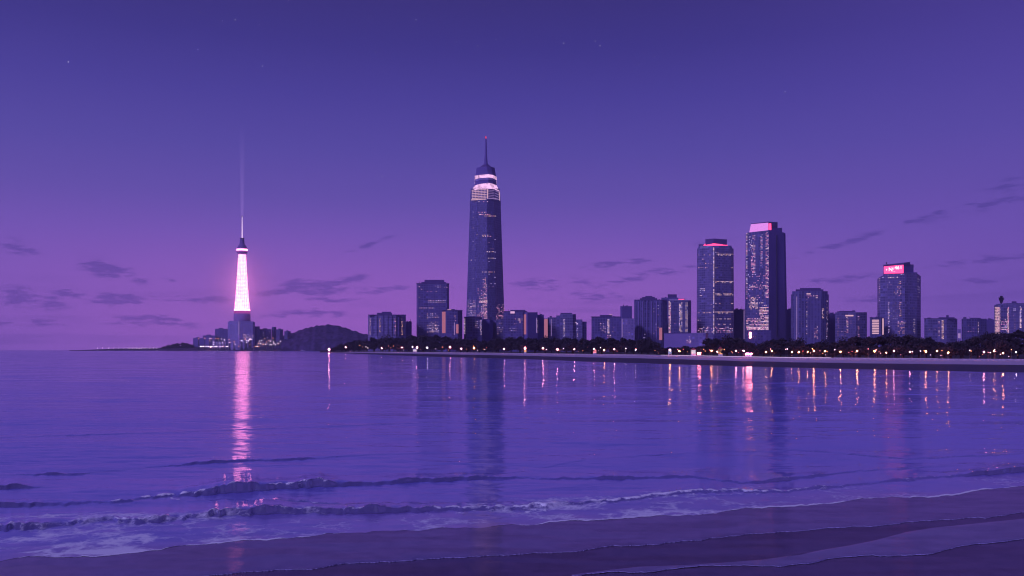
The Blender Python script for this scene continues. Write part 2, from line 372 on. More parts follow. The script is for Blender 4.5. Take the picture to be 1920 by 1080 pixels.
# b4..b6 in front of the tallest tower
b = B('dark block with a lit stair column, directly before the foot of the tallest tower', 1180, 870, 904)
b.tier([(870,5),(873,0),(904,3)], 595, mat='dark'); b.parapet(870.5, 904, 595, 1); b.grid(869.8, 872.5, 597, 626, 1.6, 2.6, .85, (2,0), 1.1, 1.1, .1); b.grid(900, 903.6, 600, 628, 1.6, 2.4, .85, (2,0), 1.2, 1.1, .1)
b.grid(891, 901, 601, 628, 2.8, 4, .4, (0,4,2), clump=.9); b.done()
b = B('lower dark annex stepping down beside the block at the foot of the tallest tower', 1200, 904, 923); b.tier([(904,0),(918,0),(924,5)], 600, mat='plain'); b.tier([(906,3),(918,3)], 597.5, 600, 'roof', part='roof_block', depth=8); b.done()
b = B('slim pale lilac block in the gap right of the tallest tower foot', 1220, 923, 931); b.tier([(923,0),(931,2)], 601, mat='plainlilac'); b.done()
b = B('small block with scattered windows squeezed in left of the block with the pink roof sign', 1210, 930, 946); b.tier([(930,0),(946,3)], 599, mat='blue'); b.grid(932, 944, 604, 628, 3, 4, .4, (0,4,2)); b.done()
b = B('dark office block with a small pink roof sign and a salmon light column', 1160, 944, 1009)
b.tier([(944,8),(948,0),(981,0),(989,6)], 584, mat='dark'); b.tier([(957,3),(985,3)], 581, 584, 'roof', part='roof_block', depth=10)
b.tier([(981,3),(989,-2),(1008,7)], 585.5, mat='plain', part='wing'); b.parapet(945, 988, 584, .7)
b.strip(961, 583.6, 587.6, 8, 'crown', 'sign'); b.strip(983.8, 589.5, 627, 5.6, 'salmon', 'light_panel'); b.grid(965, 980, 597, 601, 2.6, 2.2, .6); b.grid(972, 976, 597, 606, 2, 2.4, .7)
b.grid(955, 969, 605, 622, 3, 4, .5, (4,2)); b.strip(1006, 596, 624, .9, 'stripl'); b.done()
b = B('narrow dark slab between the two salmon lights right of the tallest tower', 1190, 1008, 1020); b.tier([(1008,0),(1020,3)], 590, mat='plain'); b.grid(1006.5, 1009, 600, 624, 2, 2.6, .7, (2,0)); b.done()
b = B('thin salmon floodlit slab seen in the gap between two dark blocks', 1260, 1019, 1029, 'floodlit_slab'); b.tier([(1019.5,0),(1029,2)], 597, mat='lilac'); b.strip(1024.2, 598, 633, 8, 'salmon', 'light_panel'); b.done()
# b7
b = B('stepped apartment block falling away to the right, just right of the salmon slab', 1200, 1027, 1100, 'apartment_block')
b.tier([(1027,4),(1030,0),(1045,0)], 595, mat='blue'); b.tier([(1043,0),(1051,-1)], 591.5, mat='dark', part='wing'); b.tier([(1050,-2),(1074,-2),(1080,3)], 589, mat='blue', part='wing'); b.tier([(1051,2),(1073,2)], 586.7, 589, 'roof', part='roof_block', depth=8)
b.tier([(1080,1),(1092,1)], 599, mat='blue', part='wing'); b.tier([(1091,2),(1100,6)], 603, mat='dark', part='wing')
b.grid(1056.5, 1059.5, 598, 632, 1.5, 2.4, .8, (0,0,2), 1.3, 1.2, .2); b.grid(1078, 1084, 604, 607, 2, 2, .95, (2,0)); b.grid(1080, 1083.5, 606, 632, 1.8, 2.8, .6, (0,2)); b.strip(1033.6, 598, 630, .8, 'stripl'); b.done()
# b8
b = B('flat topped dark block with one bright white stair column', 1180, 1109, 1165)
b.tier([(1109,5),(1111.5,0),(1164,0)], 594.5, mat='dark'); b.tier([(1125,3),(1148,3)], 590.5, 594.5, 'roof', part='roof_block', depth=10); b.parapet(1108, 1164, 594.5, 1.2); b.tier([(1142,4),(1148,4)], 589.8, 591, 'stripw', part='roof_light', depth=2)
b.grid(1138.6, 1142.6, 598.5, 625, 1.9, 2, .93, (0,0,2), 1.7, 1.5, 0); b.grid(1125, 1136, 605, 624, 2.8, 3.4, .5, (0,2,2)); b.grid(1147, 1152, 612, 624, 2.6, 4, .5, (4,)); b.grid(1138, 1146, 627, 634, 2.6, 3, .7, (1,0)); b.done()
b = B('plain dark cube of a tower rising behind the flat topped block', 1330, 1163, 1186); b.tier([(1163,4),(1166,0),(1185,3)], 574, mat='plain'); b.grid(1172, 1178, 584, 587, 2.5, 2.5, .6, (4,)); b.done()
b = B('lower lilac fronted block before the plain dark cube tower', 1170, 1165, 1190); b.tier([(1165,0),(1190,2)], 597, mat='lilac'); b.grid(1172, 1182, 602, 628, 4, 8, .4, (4,3,4)); b.strip(1166.5, 598, 632, .8, 'stripl'); b.done()
# b11
b = B('broad ribbed block with a rounded roof, left of the block with bright lit columns', 1220, 1189, 1252)
b.tier([(1189,8),(1193,0),(1240,0),(1251,6)], 562.5, mat='vert'); b.tier([(1200,4),(1232,4)], 559, 562.5, 'roof', part='roof_block', depth=14); b.tier([(1204,5),(1228,5)], 556.8, 559, 'roof', part='roof_block', depth=12); b.tier([(1210,6),(1223,6)], 555, 556.8, 'roof', part='roof_block', depth=10)
b.parapet(1190, 1251, 562.5, .8)
for x in (1197,1204.5,1213,1222,1231): b.fin(x, 565, 636, 1.1, 'plainlilac')
b.grid(1224, 1236, 570, 628, 4, 6, .25, (4,2,4)); b.strip(1238.7, 614.5, 637.5, 5.5, 'salmon', 'light_panel'); b.grid(1206, 1210, 625, 635, 2, 3, .5, (2,)); b.done()
b = B('dark stepped block behind and above the block with bright lit columns', 1300, 1240, 1272); b.tier([(1240,3),(1272,0)], 558, mat='plain'); b.tier([(1252,2),(1269,2)], 551.8, 558, 'roof', part='roof_block', depth=12); b.done()
b = B('framed block with bright lit window columns, left of the twin tall towers', 1190, 1253, 1296)
b.tier([(1253,2),(1256,-1),(1290,-1),(1296,8)], 563, mat='curtain'); b.tier([(1272,4),(1285,4)], 560, 563, 'roof', part='roof_block', depth=8); b.strip(1277.5, 560.6, 562.2, 11, 'hot', 'roof_light'); b.tier([(1254,-1.4),(1290,-1.4)], 561.6, 563.3, 'pale', part='cornice', depth=2)
b.grid(1254, 1258, 565, 626, 1.9, 2.1, .93, (0,1,0), 1.6, 1.4, 0); b.grid(1273, 1279.5, 567, 623, 2, 2.2, .85, (0,0,2), 1.5, 1.5, .15); b.grid(1285, 1289.5, 567, 623, 2, 2.2, .9, (0,2,0), 1.7, 1.5, .1); b.grid(1264, 1270, 585, 612, 3, 4, .3, (4,1)); b.done()
b = Bld('podium_building', 'low wide lilac podium building above the dark domed tree', 1000, 1245, 1326)
b.tier([(1245,0),(1296,0)], 624.5, mat='plainlilac'); b.tier([(1295.5,-3),(1323,-3),(1327,3)], 624, mat='lilac', part='wing', depth=30)
b.grid(1287, 1296, 628, 644, 2.2, 2.4, .45, (0,1,2,4), 1.2, 1.2); b.parapet(1246, 1294, 624.5, .8); b.done()
# tower A
a = Bld('skyscraper', 'blue skyscraper with a pink glowing shoulder and a line of light down its corner', 1350, 1306, 1377, cat='skyscraper')
pa = [(1306,22),(1309,14),(1338,0),(1371,12),(1376.5,24)]
a.tier(pa, 466, mat='blue', depth=30, top=[(1307,21),(1310,14),(1338,0),(1371,12),(1375.5,23)])
a.tier([(1307.4,22),(1311,14),(1338,1),(1370,12),(1375,23)], 460.5, 466, 'blue', [(1310,22),(1314,14),(1338,3),(1367,13),(1371,22)], part='setback', depth=28)
a.tier([(1316,18),(1338,6),(1366,16)], 454, 460.5, 'hot', [(1323,18),(1338,10),(1362,16)], part='glowing_shoulder', depth=20, tops=[456,453.5,456.5])
a.tier([(1322.5,16),(1338,8.5),(1363,15)], 448, 457, 'roof', part='roof_block', depth=20, tops=[448.5,447.2,449])
a.tier([(1310,24),(1320,20)], 458, 461, 'roof', part='roof_block', depth=8); a.grid(1364, 1371, 458.5, 460.5, 3, 2, .7, (1,))
a.grid(1337.4, 1339.2, 464, 628, 1.8, 2.3, .97, (0,0,2), 1.6, 1.9, 0)
for y, pr in ((476.5,.85),(478.5,.6),(502,.2),(528,.85),(530,.35),(551,.7),(553,.6),(585,.85),(587,.5),(598,.8),(569,.3),(608,.3),(616,.3)): a.grid(1341, 1375, y-1, y+1, 2.4, 2, pr, (0,3,0), 1.7, 1.1, 0)
for y in (466,473,478): a.grid(1341, 1348, y-.8, y+.8, 2.2, 2, .7, (4,2))
a.grid(1309, 1335, 474, 506, 2.6, 8, .3, (4,3,4)); a.grid(1312, 1322, 540, 556, 2.4, 3, .4, (0,2)); a.grid(1308, 1334, 585, 588, 2.4, 2.4, .6, (4,3)); a.grid(1307, 1336, 560, 626, 4, 7, .16, (4,0)); a.grid(1309, 1374, 612, 624, 2.4, 2.8, .42, (1,2,4,0), 1.5, 1.3)
a.done()
b = B('plain narrow lilac block filling the gap between the twin tall towers', 1400, 1376, 1397); b.tier([(1376,0),(1396.5,2)], 580, mat='plain'); b.strip(1395, 582, 636, .8, 'stripl'); b.done()
# tower B
a = Bld('skyscraper', 'tall skyscraper with a broad pink panel on top and one face full of lit windows', 1320, 1396, 1477, cat='skyscraper')
a.tier([(1396,20),(1400,12),(1441.5,0),(1474,24),(1477,34)], 437, mat='curtain', top=[(1398.5,20),(1402,13),(1442,0),(1470,22),(1472.5,32)], depth=20, tops=[439,436,431.5,436,438])
a.tier([(1441.9,-.8),(1474,23.2),(1477.2,33)], 437, mat='plain', top=[(1442.3,-.8),(1470,21.2),(1472.8,31)], part='blank_side_wall', depth=2, tops=[431.5,436,438])
a.tier([(1443,5),(1466.5,22)], 427.5, 439, 'plain', part='setback', depth=12, tops=[429,427])
a.tier([(1405.5,14),(1441,4),(1458,16)], 416.5, 437, 'roof', [(1408.5,15),(1441,6),(1458,16)], part='roof_block', depth=12, tops=[419,415.5,416.5])
a.tier([(1404.8,13),(1440.6,2.8)], 419, 433.8, 'panelpink', [(1408,13.6),(1440.6,4.4)], part='light_panel', depth=.5, tops=[420.5,417.5])
a.tier([(1441.2,2.6),(1446.3,6)], 419, 430, 'hot', [(1441.4,4),(1446,7)], part='light_panel', depth=.5)
a.grid(1402, 1441, 435.5, 438.5, 2, 2.4, .9, (0,1,2), 1.5, 1.3, 0)
a.grid(1399.4, 1401.6, 437, 560, 2, 2.6, .8, (0,2,1), 1.3, 1.6, .1); a.grid(1408, 1416.5, 440, 512, 2.2, 2.6, .66, (1,0,1,2)); a.grid(1426, 1429.8, 440, 500, 1.9, 2.6, .75, (1,4,2)); a.grid(1435.5, 1441.3, 434, 560, 1.9, 2.5, .8, (1,1,0,4), 1.4, 1.3, .15)
a.grid(1404, 1408, 440, 470, 2.2, 5, .5, (0,2)); a.grid(1405, 1441, 535, 540, 2.2, 2.4, .7, (0,1,4), 1.6); a.grid(1402, 1441, 512, 560, 2.6, 4, .26, (4,1,2)); a.grid(1405, 1421, 556, 580, 2.2, 2.5, .75, (0,0,3)); a.grid(1424, 1441, 576, 618, 2.1, 2.6, .78, (0,0,1,3), 1.6, 1.3); a.grid(1399, 1424, 596, 618, 2.1, 2.6, .66, (0,1,3,1), 1.5, 1.2); a.grid(1399, 1441, 556, 600, 3, 5, .3, (4,0)); a.grid(1400, 1441, 613, 619, 1.9, 2.2, .8, (0,1,0), 1.6, 1.3, 0)
a.fin(1456, 440, 632, .5, 'darkmetal', 'panel_joint'); a.done()
b = Bld('podium_building', 'dark low podium with one amber stair light at the foot of the pink topped tower', 1050, 1400, 1446)
b.tier([(1400,3),(1402,0),(1446,3)], 619.5, mat='dark'); b.tier([(1405,3),(1420,3)], 618, 619.5, 'roof', part='roof_block', depth=8); b.strip(1406.5, 623, 634, 3.2, 'stair'); b.grid(1411, 1418, 629, 636, 2.6, 3, .5, (4,)); b.done()
b = B('dark flat roofed low block among the trees below the corner lit skyscraper', 620, 1337, 1367); b.tier([(1337,2),(1339,0),(1367,3)], 626.5, mat='dark'); b.tier([(1344,3),(1350,3)], 625.3, 626.5, 'roof', part='roof_block', depth=3); b.done()
b = B('sliver of a dark block just right of the pink topped tower', 1400, 1475, 1484); b.tier([(1474,0),(1484,2)], 580, mat='plain'); b.done()
# b20
b = Bld('tower_block', 'rounded dark tower block with stepped shoulders and a few lit columns', 1240, 1483, 1554)
b.tier([(1483,12),(1488,4),(1500,0),(1540,0),(1549,5),(1554,13)], 552, mat='vert'); b.tier([(1485,10),(1495,4),(1500,1),(1541,1),(1547,5),(1552,10)], 546, 552, 'vert', part='setback'); b.tier([(1492,5),(1544,5)], 542.5, 546, 'roof', part='roof_block'); b.tier([(1500,7),(1539,7)], 540, 542.5, 'roof', part='roof_block'); b.mast(1501, 539, 541); b.mast(1547, 545, 547)
b.strip(1516, 550, 552, 7.5, 'stripw', 'light_slat'); b.grid(1512, 1534, 553, 560, 2.4, 3, .55, (0,1)); b.grid(1511.5, 1514, 560, 625, 1.8, 2.8, .65, (2,0,4)); b.grid(1541, 1545, 578, 600, 2, 2.8, .7, (0,3)); b.grid(1549, 1552, 563, 636, 1.8, 3.2, .6, (2,4)); b.grid(1495, 1540, 585, 635, 5, 6, .14, (4,0)); b.grid(1527, 1534, 615, 636, 2.2, 3, .5, (4,1)); b.grid(1500, 1506, 553, 560, 2.4, 3, .5, (2,)); b.strip(1494, 556, 640, .8, 'stripl'); b.done()
b = B('narrow plain block right of the rounded dark tower block', 1330, 1553, 1567); b.tier([(1553,0),(1567,2)], 588, mat='plain'); b.done()
b = B('wide block with a lit bar under its roof, right of the rounded dark block', 1230, 1566, 1626)
b.tier([(1566,4),(1570,0),(1605,0),(1625.5,10)], 585.5, mat='blue'); b.tier([(1574,4),(1604,4)], 583, 585.5, 'roof', part='roof_block'); b.mast(1581, 581.6, 583); b.tier([(1598,5),(1603,5)], 581.8, 583, 'roof', part='roof_tank', depth=4)
b.strip(1592.5, 590.6, 593, 15, 'stripw', 'light_slat'); b.grid(1587, 1590.5, 594, 624, 2, 2.6, .7, (1,0)); b.grid(1608, 1611, 592, 632, 1.8, 3, .6, (1,4,2)); b.grid(1570, 1573, 595, 630, 2, 3.6, .5, (4,)); b.grid(1577, 1586, 620, 634, 2.8, 4, .45, (0,4)); b.grid(1594, 1600, 600, 612, 2.6, 4, .4, (4,)); b.done()
b = B('small block with a fully lit lattice front beside the tower with the pink sign', 1150, 1631, 1658)
b.tier([(1631,0),(1652,0),(1658,5)], 596, mat='vert'); b.parapet(1631, 1657, 596, 1)
for k in range(9): b.strip(1641.5, 599.5+k*3.1, 601.3+k*3.1, 12.5, 'stripw', 'light_slat')
b.strip(1655.3, 597, 628, 2.4, 'stripw'); b.done()
# tower C
a = Bld('skyscraper', 'rounded blue skyscraper with a bright pink lettered sign under its roof', 1200, 1645, 1727, cat='skyscraper')
a.tier([(1645,22),(1650,10),(1662,3),(1697,0),(1719,10),(1726.5,22)], 516, mat='blue', depth=24, tops=[523,519,514,512,512,518])
a.tier([(1695,4),(1719.5,12)], 510.5, 516, 'plain', part='setback', depth=16)
a.tier([(1656,10),(1694.5,2),(1713,14)], 494, 514, 'plain', [(1656.5,10),(1694.5,2),(1713,14)], part='roof_block', depth=12, tops=[499,495,496])
a.tier([(1656.3,9),(1694.5,1.2),(1706.5,9)], 492, 497, 'roof', part='roof_canopy', depth=14, tops=[496.4,492.4,491.2])
def yb_(x): return 512.2-(x-1657.5)*.055
a.tier([(1657.4,9),(1694,1.2)], 498, 512, 'hot', part='sign', depth=.4, tops=[499.8,496.6])
a.mast(1662.2, 490.5, 494, .7, back=5)
a.grid(1660, 1702, 513.6, 516.8, 3.6, 3, .55, (0,2)); a.grid(1654, 1684, 518, 522, 3.2, 3.6, .62, (0,2,0), 1.7, 1.7, 0); a.grid(1648, 1650.5, 522, 566, 2, 3.6, .75, (2,0), 1.2, 1.4, .1); a.grid(1682, 1690, 527, 556, 2.3, 3.2, .6, (0,1,3)); a.grid(1663, 1672, 526, 540, 3, 5, .45, (2,4)); a.grid(1676, 1684, 543, 556, 2.3, 3, .5, (0,3))
a.grid(1665.2, 1668, 566, 625, 1.8, 3, .62, (2,0,2)); a.grid(1686, 1690, 566, 594, 2, 3.6, .6, (1,0,3)); a.grid(1683, 1696, 602, 626, 2.2, 2.8, .55, (3,1,0)); a.grid(1682, 1698, 604, 607, 2, 2.4, .9, (0,3)); a.grid(1712, 1716, 597, 626, 2, 3.4, .6, (0,2)); a.grid(1720, 1724, 522, 560, 2, 5, .5, (2,)); a.grid(1698, 1716, 520, 600, 6, 9, .12, (4,)); a.grid(1670, 1684, 566, 600, 3.6, 5, .28, (4,2))
# lettering on the sign
def letter(txt, px, py, hpx, parent, D, yaw, m='white'):
    cu = bpy.data.curves.new('lettering', 'FONT'); cu.body = txt; cu.size = hpx/F*D*1.35; cu.extrude = .12; cu.offset = .16; cu.align_x = 'CENTER'; cu.align_y = 'CENTER'
    tmp = bpy.data.objects.new('tmp', cu); C.objects.link(tmp)
    dg = bpy.context.evaluated_depsgraph_get(); me = bpy.data.meshes.new_from_object(tmp.evaluated_get(dg)); bpy.data.objects.remove(tmp); bpy.data.curves.remove(cu)
    me.materials.clear(); me.materials.append(M[m]); ob = link('lettering', me, parent)
    ob.rotation_euler = (math.pi/2, 0, yaw); return ob
sign = [c for c in a.e.children if c.name.startswith('sign')][0]
ys = math.atan2(-(9-1.2), PX(1694,1200)-PX(1657.4,1200))
for txt, x, y, h in (('N', 1669.8, 504.6, 7), ('\u2039', 1674.6, 502.6, 5), ('46', 1681.8, 501.8, 6.4), ('I', 1689.4, 501.4, 6), ('r', 1662.4, 504.4, 4.5), ('\u00b7 \u00b7 \u00b7 \u00b7', 1675, 509, 2.5)):
    u = (x-1657.4)/(1694-1657.4); Dd = 1200+9+(1.2-9)*u-1.0
    ob = letter(txt, x, y, h, sign, 1200, ys); ob.location = Vector((PX(x, Dd), Dd, PZ(y, 1200)))-a.o
    if y > 508: ob['label'] = 'row of small marks under the large characters'
a.done()
b = B('low block with amber stair lights, just right of the pink sign tower', 1180, 1733, 1796, 'apartment_block')
b.tier([(1733,4),(1736,0),(1775,0),(1795,9)], 597.5, mat='blue'); b.tier([(1760,4),(1790,4)], 594.8, 597.5, 'roof', part='roof_block'); b.tier([(1774,6),(1779,6)], 591, 594.8, 'roof', part='roof_tank', depth=5); b.tier([(1739,5),(1745,5)], 595.3, 597.5, 'roof', part='roof_tank', depth=4); b.parapet(1733, 1792, 597.5, .8)
b.grid(1759.6, 1761.6, 602, 630, 1.8, 2.4, .9, (0,1), 1.2, 1.6, 0); b.grid(1765.4, 1769.4, 600, 636, 1.7, 2.2, .92, (3,0,0), 1.5, 1.4, 0); b.grid(1740, 1756, 605, 630, 5, 8, .15, (4,)); b.done()
b = B('tiny pale lit hut front in the gap between two low blocks at the right', 1000, 1796, 1801, 'hut'); b.tier([(1795.5,0),(1801.5,0)], 617, mat='lilac'); b.strip(1798.4, 625, 634, 4.5, 'stripl', 'light_panel'); b.done()
b = B('low dark block with one faint lit column, second right of the sign tower', 1190, 1803, 1851)
b.tier([(1803,3),(1805,0),(1832,0),(1850,7)], 597.5, mat='dark'); b.tier([(1806,3),(1812,3)], 594.6, 597.5, 'roof', part='roof_tank', depth=4); b.tier([(1818,4),(1837,4)], 595.8, 597.5, 'roof', part='roof_block', depth=8)
b.grid(1833, 1835.5, 604, 628, 1.8, 2.6, .8, (0,2)); b.grid(1813, 1828, 608, 624, 4.6, 6, .4, (4,1)); b.done()
b = B('plain block wedged against the last block at the right edge', 1260, 1850, 1866); b.tier([(1849,0),(1866,2)], 599, mat='plain'); b.done()
b = Bld('apartment_block', 'lit lattice fronted block with a tree shaped roof ornament at the right edge', 1150, 1864, 1965)
b.tier([(1864,4),(1868,0),(1897,-1),(1930,-1),(1965,8)], 570.5, mat='blue', tops=[573,570,568,568.5,571]); b.tier([(1897,4),(1906,4)], 565, 569, 'roof', part='roof_block', depth=8)
for k in range(18): b.strip(1869.8, 575+k*2.9, 576.1+k*2.9, 8, 'stripw', 'light_slat')
b.grid(1867, 1876, 576, 622, 2, 2.9, .8, (0,1), 1.4, 1.3, 0); b.grid(1888.6, 1891.6, 576, 624, 1.5, 2.2, .95, (0,1,0), 1.5, 1.5, 0); b.grid(1877, 1888, 598, 622, 2.4, 3.2, .5, (1,0,2)); b.grid(1899.6, 1904.6, 578, 583, 2.4, 2.5, 1, (2,)); b.grid(1899, 1904, 590, 618, 2.4, 4, .5, (4,)); b.grid(1912, 1915, 574, 615, 1.7, 2.6, .85, (0,2,0), 1.4, 1.6, 0); b.grid(1925, 1955, 575, 620, 3, 4, .4)
orn = MB(); o = b.o; D_ = 1158
orn.tube(Vector((PX(1877.5,D_),D_,PZ(571,1150)))-o, Vector((PX(1877.5,D_),D_,PZ(554,1150)))-o, 1.2, .4, 8)
for k, (yy, ww) in enumerate(((566,3.2),(562.5,5),(559.5,5.6),(556.5,2.8))):
    for s_ in (-1, 1): orn.tube(Vector((PX(1877.5,D_),D_,PZ(yy,1150)))-o, Vector((PX(1877.5+s_*ww,D_),D_+s_,PZ(yy-1.6,1150)))-o, .9, .7, 6)
    orn.tube(Vector((PX(1877.5-ww*.6,D_),D_,PZ(yy-.6,1150)))-o, Vector((PX(1877.5+ww*.6,D_),D_,PZ(yy-.6,1150)))-o, 1.3, 1.3, 6)
orn.build('roof_ornament', M['darkmetal'], b.e); b.done()

# ------------------------------------------------------------------ the headland with the lit tower
DH = 2600.0; HZ = 3.0
def hz(y): return PZ(y, DH)
pts = [(150,655.9),(182,654.4),(200,653.2),(240,652.8),(300,652),(330,650),(370,648.6),(430,646.5),(500,647.5),(560,648.5),(680,650),(760,651),(900,652)]
V = []; Fc = []
for i, (px, yt) in enumerate(pts):
    zt = max(hz(yt), .6)
    for Dd, z in ((DH-70, -1.0), (DH-62, 1.0), (DH-60, 3.2 if px > 310 else 1.4), (DH-20, max(3.3 if px > 310 else 1.5, zt*.6)), (DH+60, zt), (DH+400, zt), (DH+420, -1)):
        V.append((PX(px, DH), Dd, z))
    if i:
        a_ = (i-1)*7
        for k in range(6): Fc.append((a_+k, a_+7+k, a_+8+k, a_+k+1))
M['rock'] = flat('headland_rock', (.06,.045,.09,1), .9, .2, .4, .05)
hd = link('headland_ground', mesh('headland_ground', V, Fc, M['rock'])); tag(hd, kind='structure')
# hill
HX = [(495,652),(520,641),(535,632),(550,624),(565,619),(580,613),(595,610),(608,607.5),(620,606.8),(632,608.5),(645,612),(658,617),(672,622),(690,628),(720,640),(760,651)]
gx = np.linspace(470, 790, 150); V = []; Fc = []; NY = 26
def fbm1(x, s, o=5):
    r = 0; a = 1
    for k in range(o):
        r = r+a*np.sin(x*s*(1.93**k)+k*2.7+np.sin(x*s*.7*(1.7**k)+k)); a *= .55
    return r
for i, px in enumerate(gx):
    H = max(hz(ip(px, HX)), -2)
    for j in range(NY):
        v = j/(NY-1)*2-1
        Dd = 2760+v*260
        bump = (fbm1(px*1.0+v*30, .35)+fbm1(v*60+px*.4, .5))*1.4
        z = max(-1.5, H*max(0, 1-v*v)**.8 + (bump if H > 12 else bump*.2))
        V.append((PX(px, 2760), Dd, z))
        if i and j: k = i*NY+j; Fc.append((k-NY-1, k-1, k, k-NY))
M['hill'] = flat('wooded_hill', (.07,.05,.14,1), .95, .1, .5, .08)
hl = link('hill', mesh('hill', V, Fc, M['hill'], smooth=True)); tag(hl, kind='structure')

# the tower: white-pink lit lattice shaft
tw = empty('observation_tower', (PX(454, DH), DH, HZ), 'tall observation tower with a flared shaft lit white and a needle antenna', 'tower')
k = DH/F
def zz(y): return hz(y)-HZ
prof_sh = [(14*k, 579.5), (12.5*k, 562), (11.2*k, 545), (10*k, 525), (8.7*k, 504), (7.7*k, 488), (7.1*k, 477.5)]
M['shaft'], nn, out = newmat('lit_shaft_glass')
e = nn.new('ShaderNodeEmission'); g = nn.new('ShaderNodeTexCoord').outputs['Object']; s_ = nn.new('ShaderNodeSeparateXYZ'); nn.l.new(g, s_.inputs[0])
fl = nn.m('LESS_THAN', nn.m('FRACT', nn.m('DIVIDE', s_.outputs[2], 4.0)), .3)
ns = nn.noise(nn.xyz(nn.m('MULTIPLY', s_.outputs[0], .25), nn.m('MULTIPLY', s_.outputs[1], .25), nn.m('MULTIPLY', s_.outputs[2], .12)), 1, 3)
nn.con(nn.mix(fl, (1,.25,.55,1), (.62,.13,.30,1)), e.inputs[0]); nn.con(nn.mr(ns, .3, .7, 6.0, 9.0), e.inputs[1]); nn.l.new(e.outputs[0], out.inputs[0]); M['shaft'].cycles.emission_sampling = 'FRONT'
M['ring'] = emit('ring_light', (1,.25,.5), 7, 'FRONT'); M['magenta'] = emit('magenta_band', (.62,.08,.52), .7, 'FRONT'); M['lattice'] = emit('lattice_glow', (.85,.40,.72), .62)
M['towerwall'] = flat('tower_base_wall', (.30,.19,.48,1), .7, .3, .15, .05)
m_ = MB(); m_.lathe([(r, zz(y)) for r, y in prof_sh], 40); m_.build('shaft', M['shaft'], tw, True)
m_ = MB()
for j in range(20):
    th = 2*math.pi*j/20
    for (r0, y0), (r1, y1) in zip(prof_sh[:-1], prof_sh[1:]):
        m_.tube(((r0+.3)*math.cos(th), (r0+.3)*math.sin(th), zz(y0)), ((r1+.3)*math.cos(th), (r1+.3)*math.sin(th), zz(y1)), .45, .45, 4, caps=False)
m_.build('lattice', M['lattice'], tw)
m_ = MB(); m_.lathe([(14.9*k, zz(588)), (14.5*k, zz(583))], 40); m_.build('magenta_band', M['magenta'], tw, True)
m_ = MB(); m_.lathe([(14.4*k, zz(582.9)), (14.3*k, zz(579.7))], 40); m_.build('light_ring', M['ring'], tw, True)
m_ = MB(); m_.lathe([(15.6*k, zz(606)), (15.2*k, zz(600)), (15.0*k, zz(588.2))], 40); m_.build('base_drum', M['towerwall'], tw, True)
m_ = MB(); m_.lathe([(7.2*k, zz(477.4)), (8.3*k, zz(475.5)), (9.6*k, zz(473.5)), (9.6*k, zz(472.6))], 36); m_.build('pod_underside', M['towerwall'], tw, True)
m_ = MB(); m_.lathe([(9.9*k, zz(472.4)), (10*k, zz(470.5))], 36); m_.build('light_ring', M['magenta'], tw, True)
m_ = MB(); m_.lathe([(10*k, zz(470.4)), (10*k, zz(467.2))], 36); m_.build('light_ring', M['ring'], tw, True)
m_ = MB(); m_.lathe([(9.6*k, zz(467)), (8.9*k, zz(464)), (6.6*k, zz(460.5)), (4.5*k, zz(457)), (3.9*k, zz(450)), (3.6*k, zz(448))], 32); m_.build('pod_roof', M['plain'], tw, True)
m_ = MB(); m_.lathe([(4.1*k, zz(447.8)), (4.1*k, zz(446.6)), (2*k, zz(446.2))], 24); m_.build('roof_cap', M['darkmetal'], tw, True)
M['ant'] = emit('antenna_light', (1,.7,1), 1.5)
m_ = MB(); m_.lathe([(.85*k, zz(446)), (.7*k, zz(425)), (.45*k, zz(406))], 8); m_.build('antenna', M['ant'], tw)
m_ = MB(); m_.lathe([(1.3*k, zz(405.8)), (1.3*k, zz(404.8))], 8); m_.build('antenna_tip', M['darkmetal'], tw)
bm_, nn, out = newmat('searchlight_beam')
em = nn.new('ShaderNodeEmission'); g = nn.new('ShaderNodeTexCoord').outputs['Object']; s_ = nn.new('ShaderNodeSeparateXYZ'); nn.l.new(g, s_.inputs[0])
em.inputs[0].default_value = (.75,.42,1,1); nn.con(nn.m('MULTIPLY', nn.m('POWER', nn.mr(s_.outputs[2], zz(405), zz(225), 1, 0, False), 1.6), .0125), em.inputs[1]); nn.l.new(em.outputs[0], out.inputs['Volume'])
m_ = MB(); m_.lathe([(4.5, zz(405)), (8.5, zz(225))], 16); bo = m_.build('light_beam', bm_, tw)  # the beam's scattered light is put in as emission of this cone

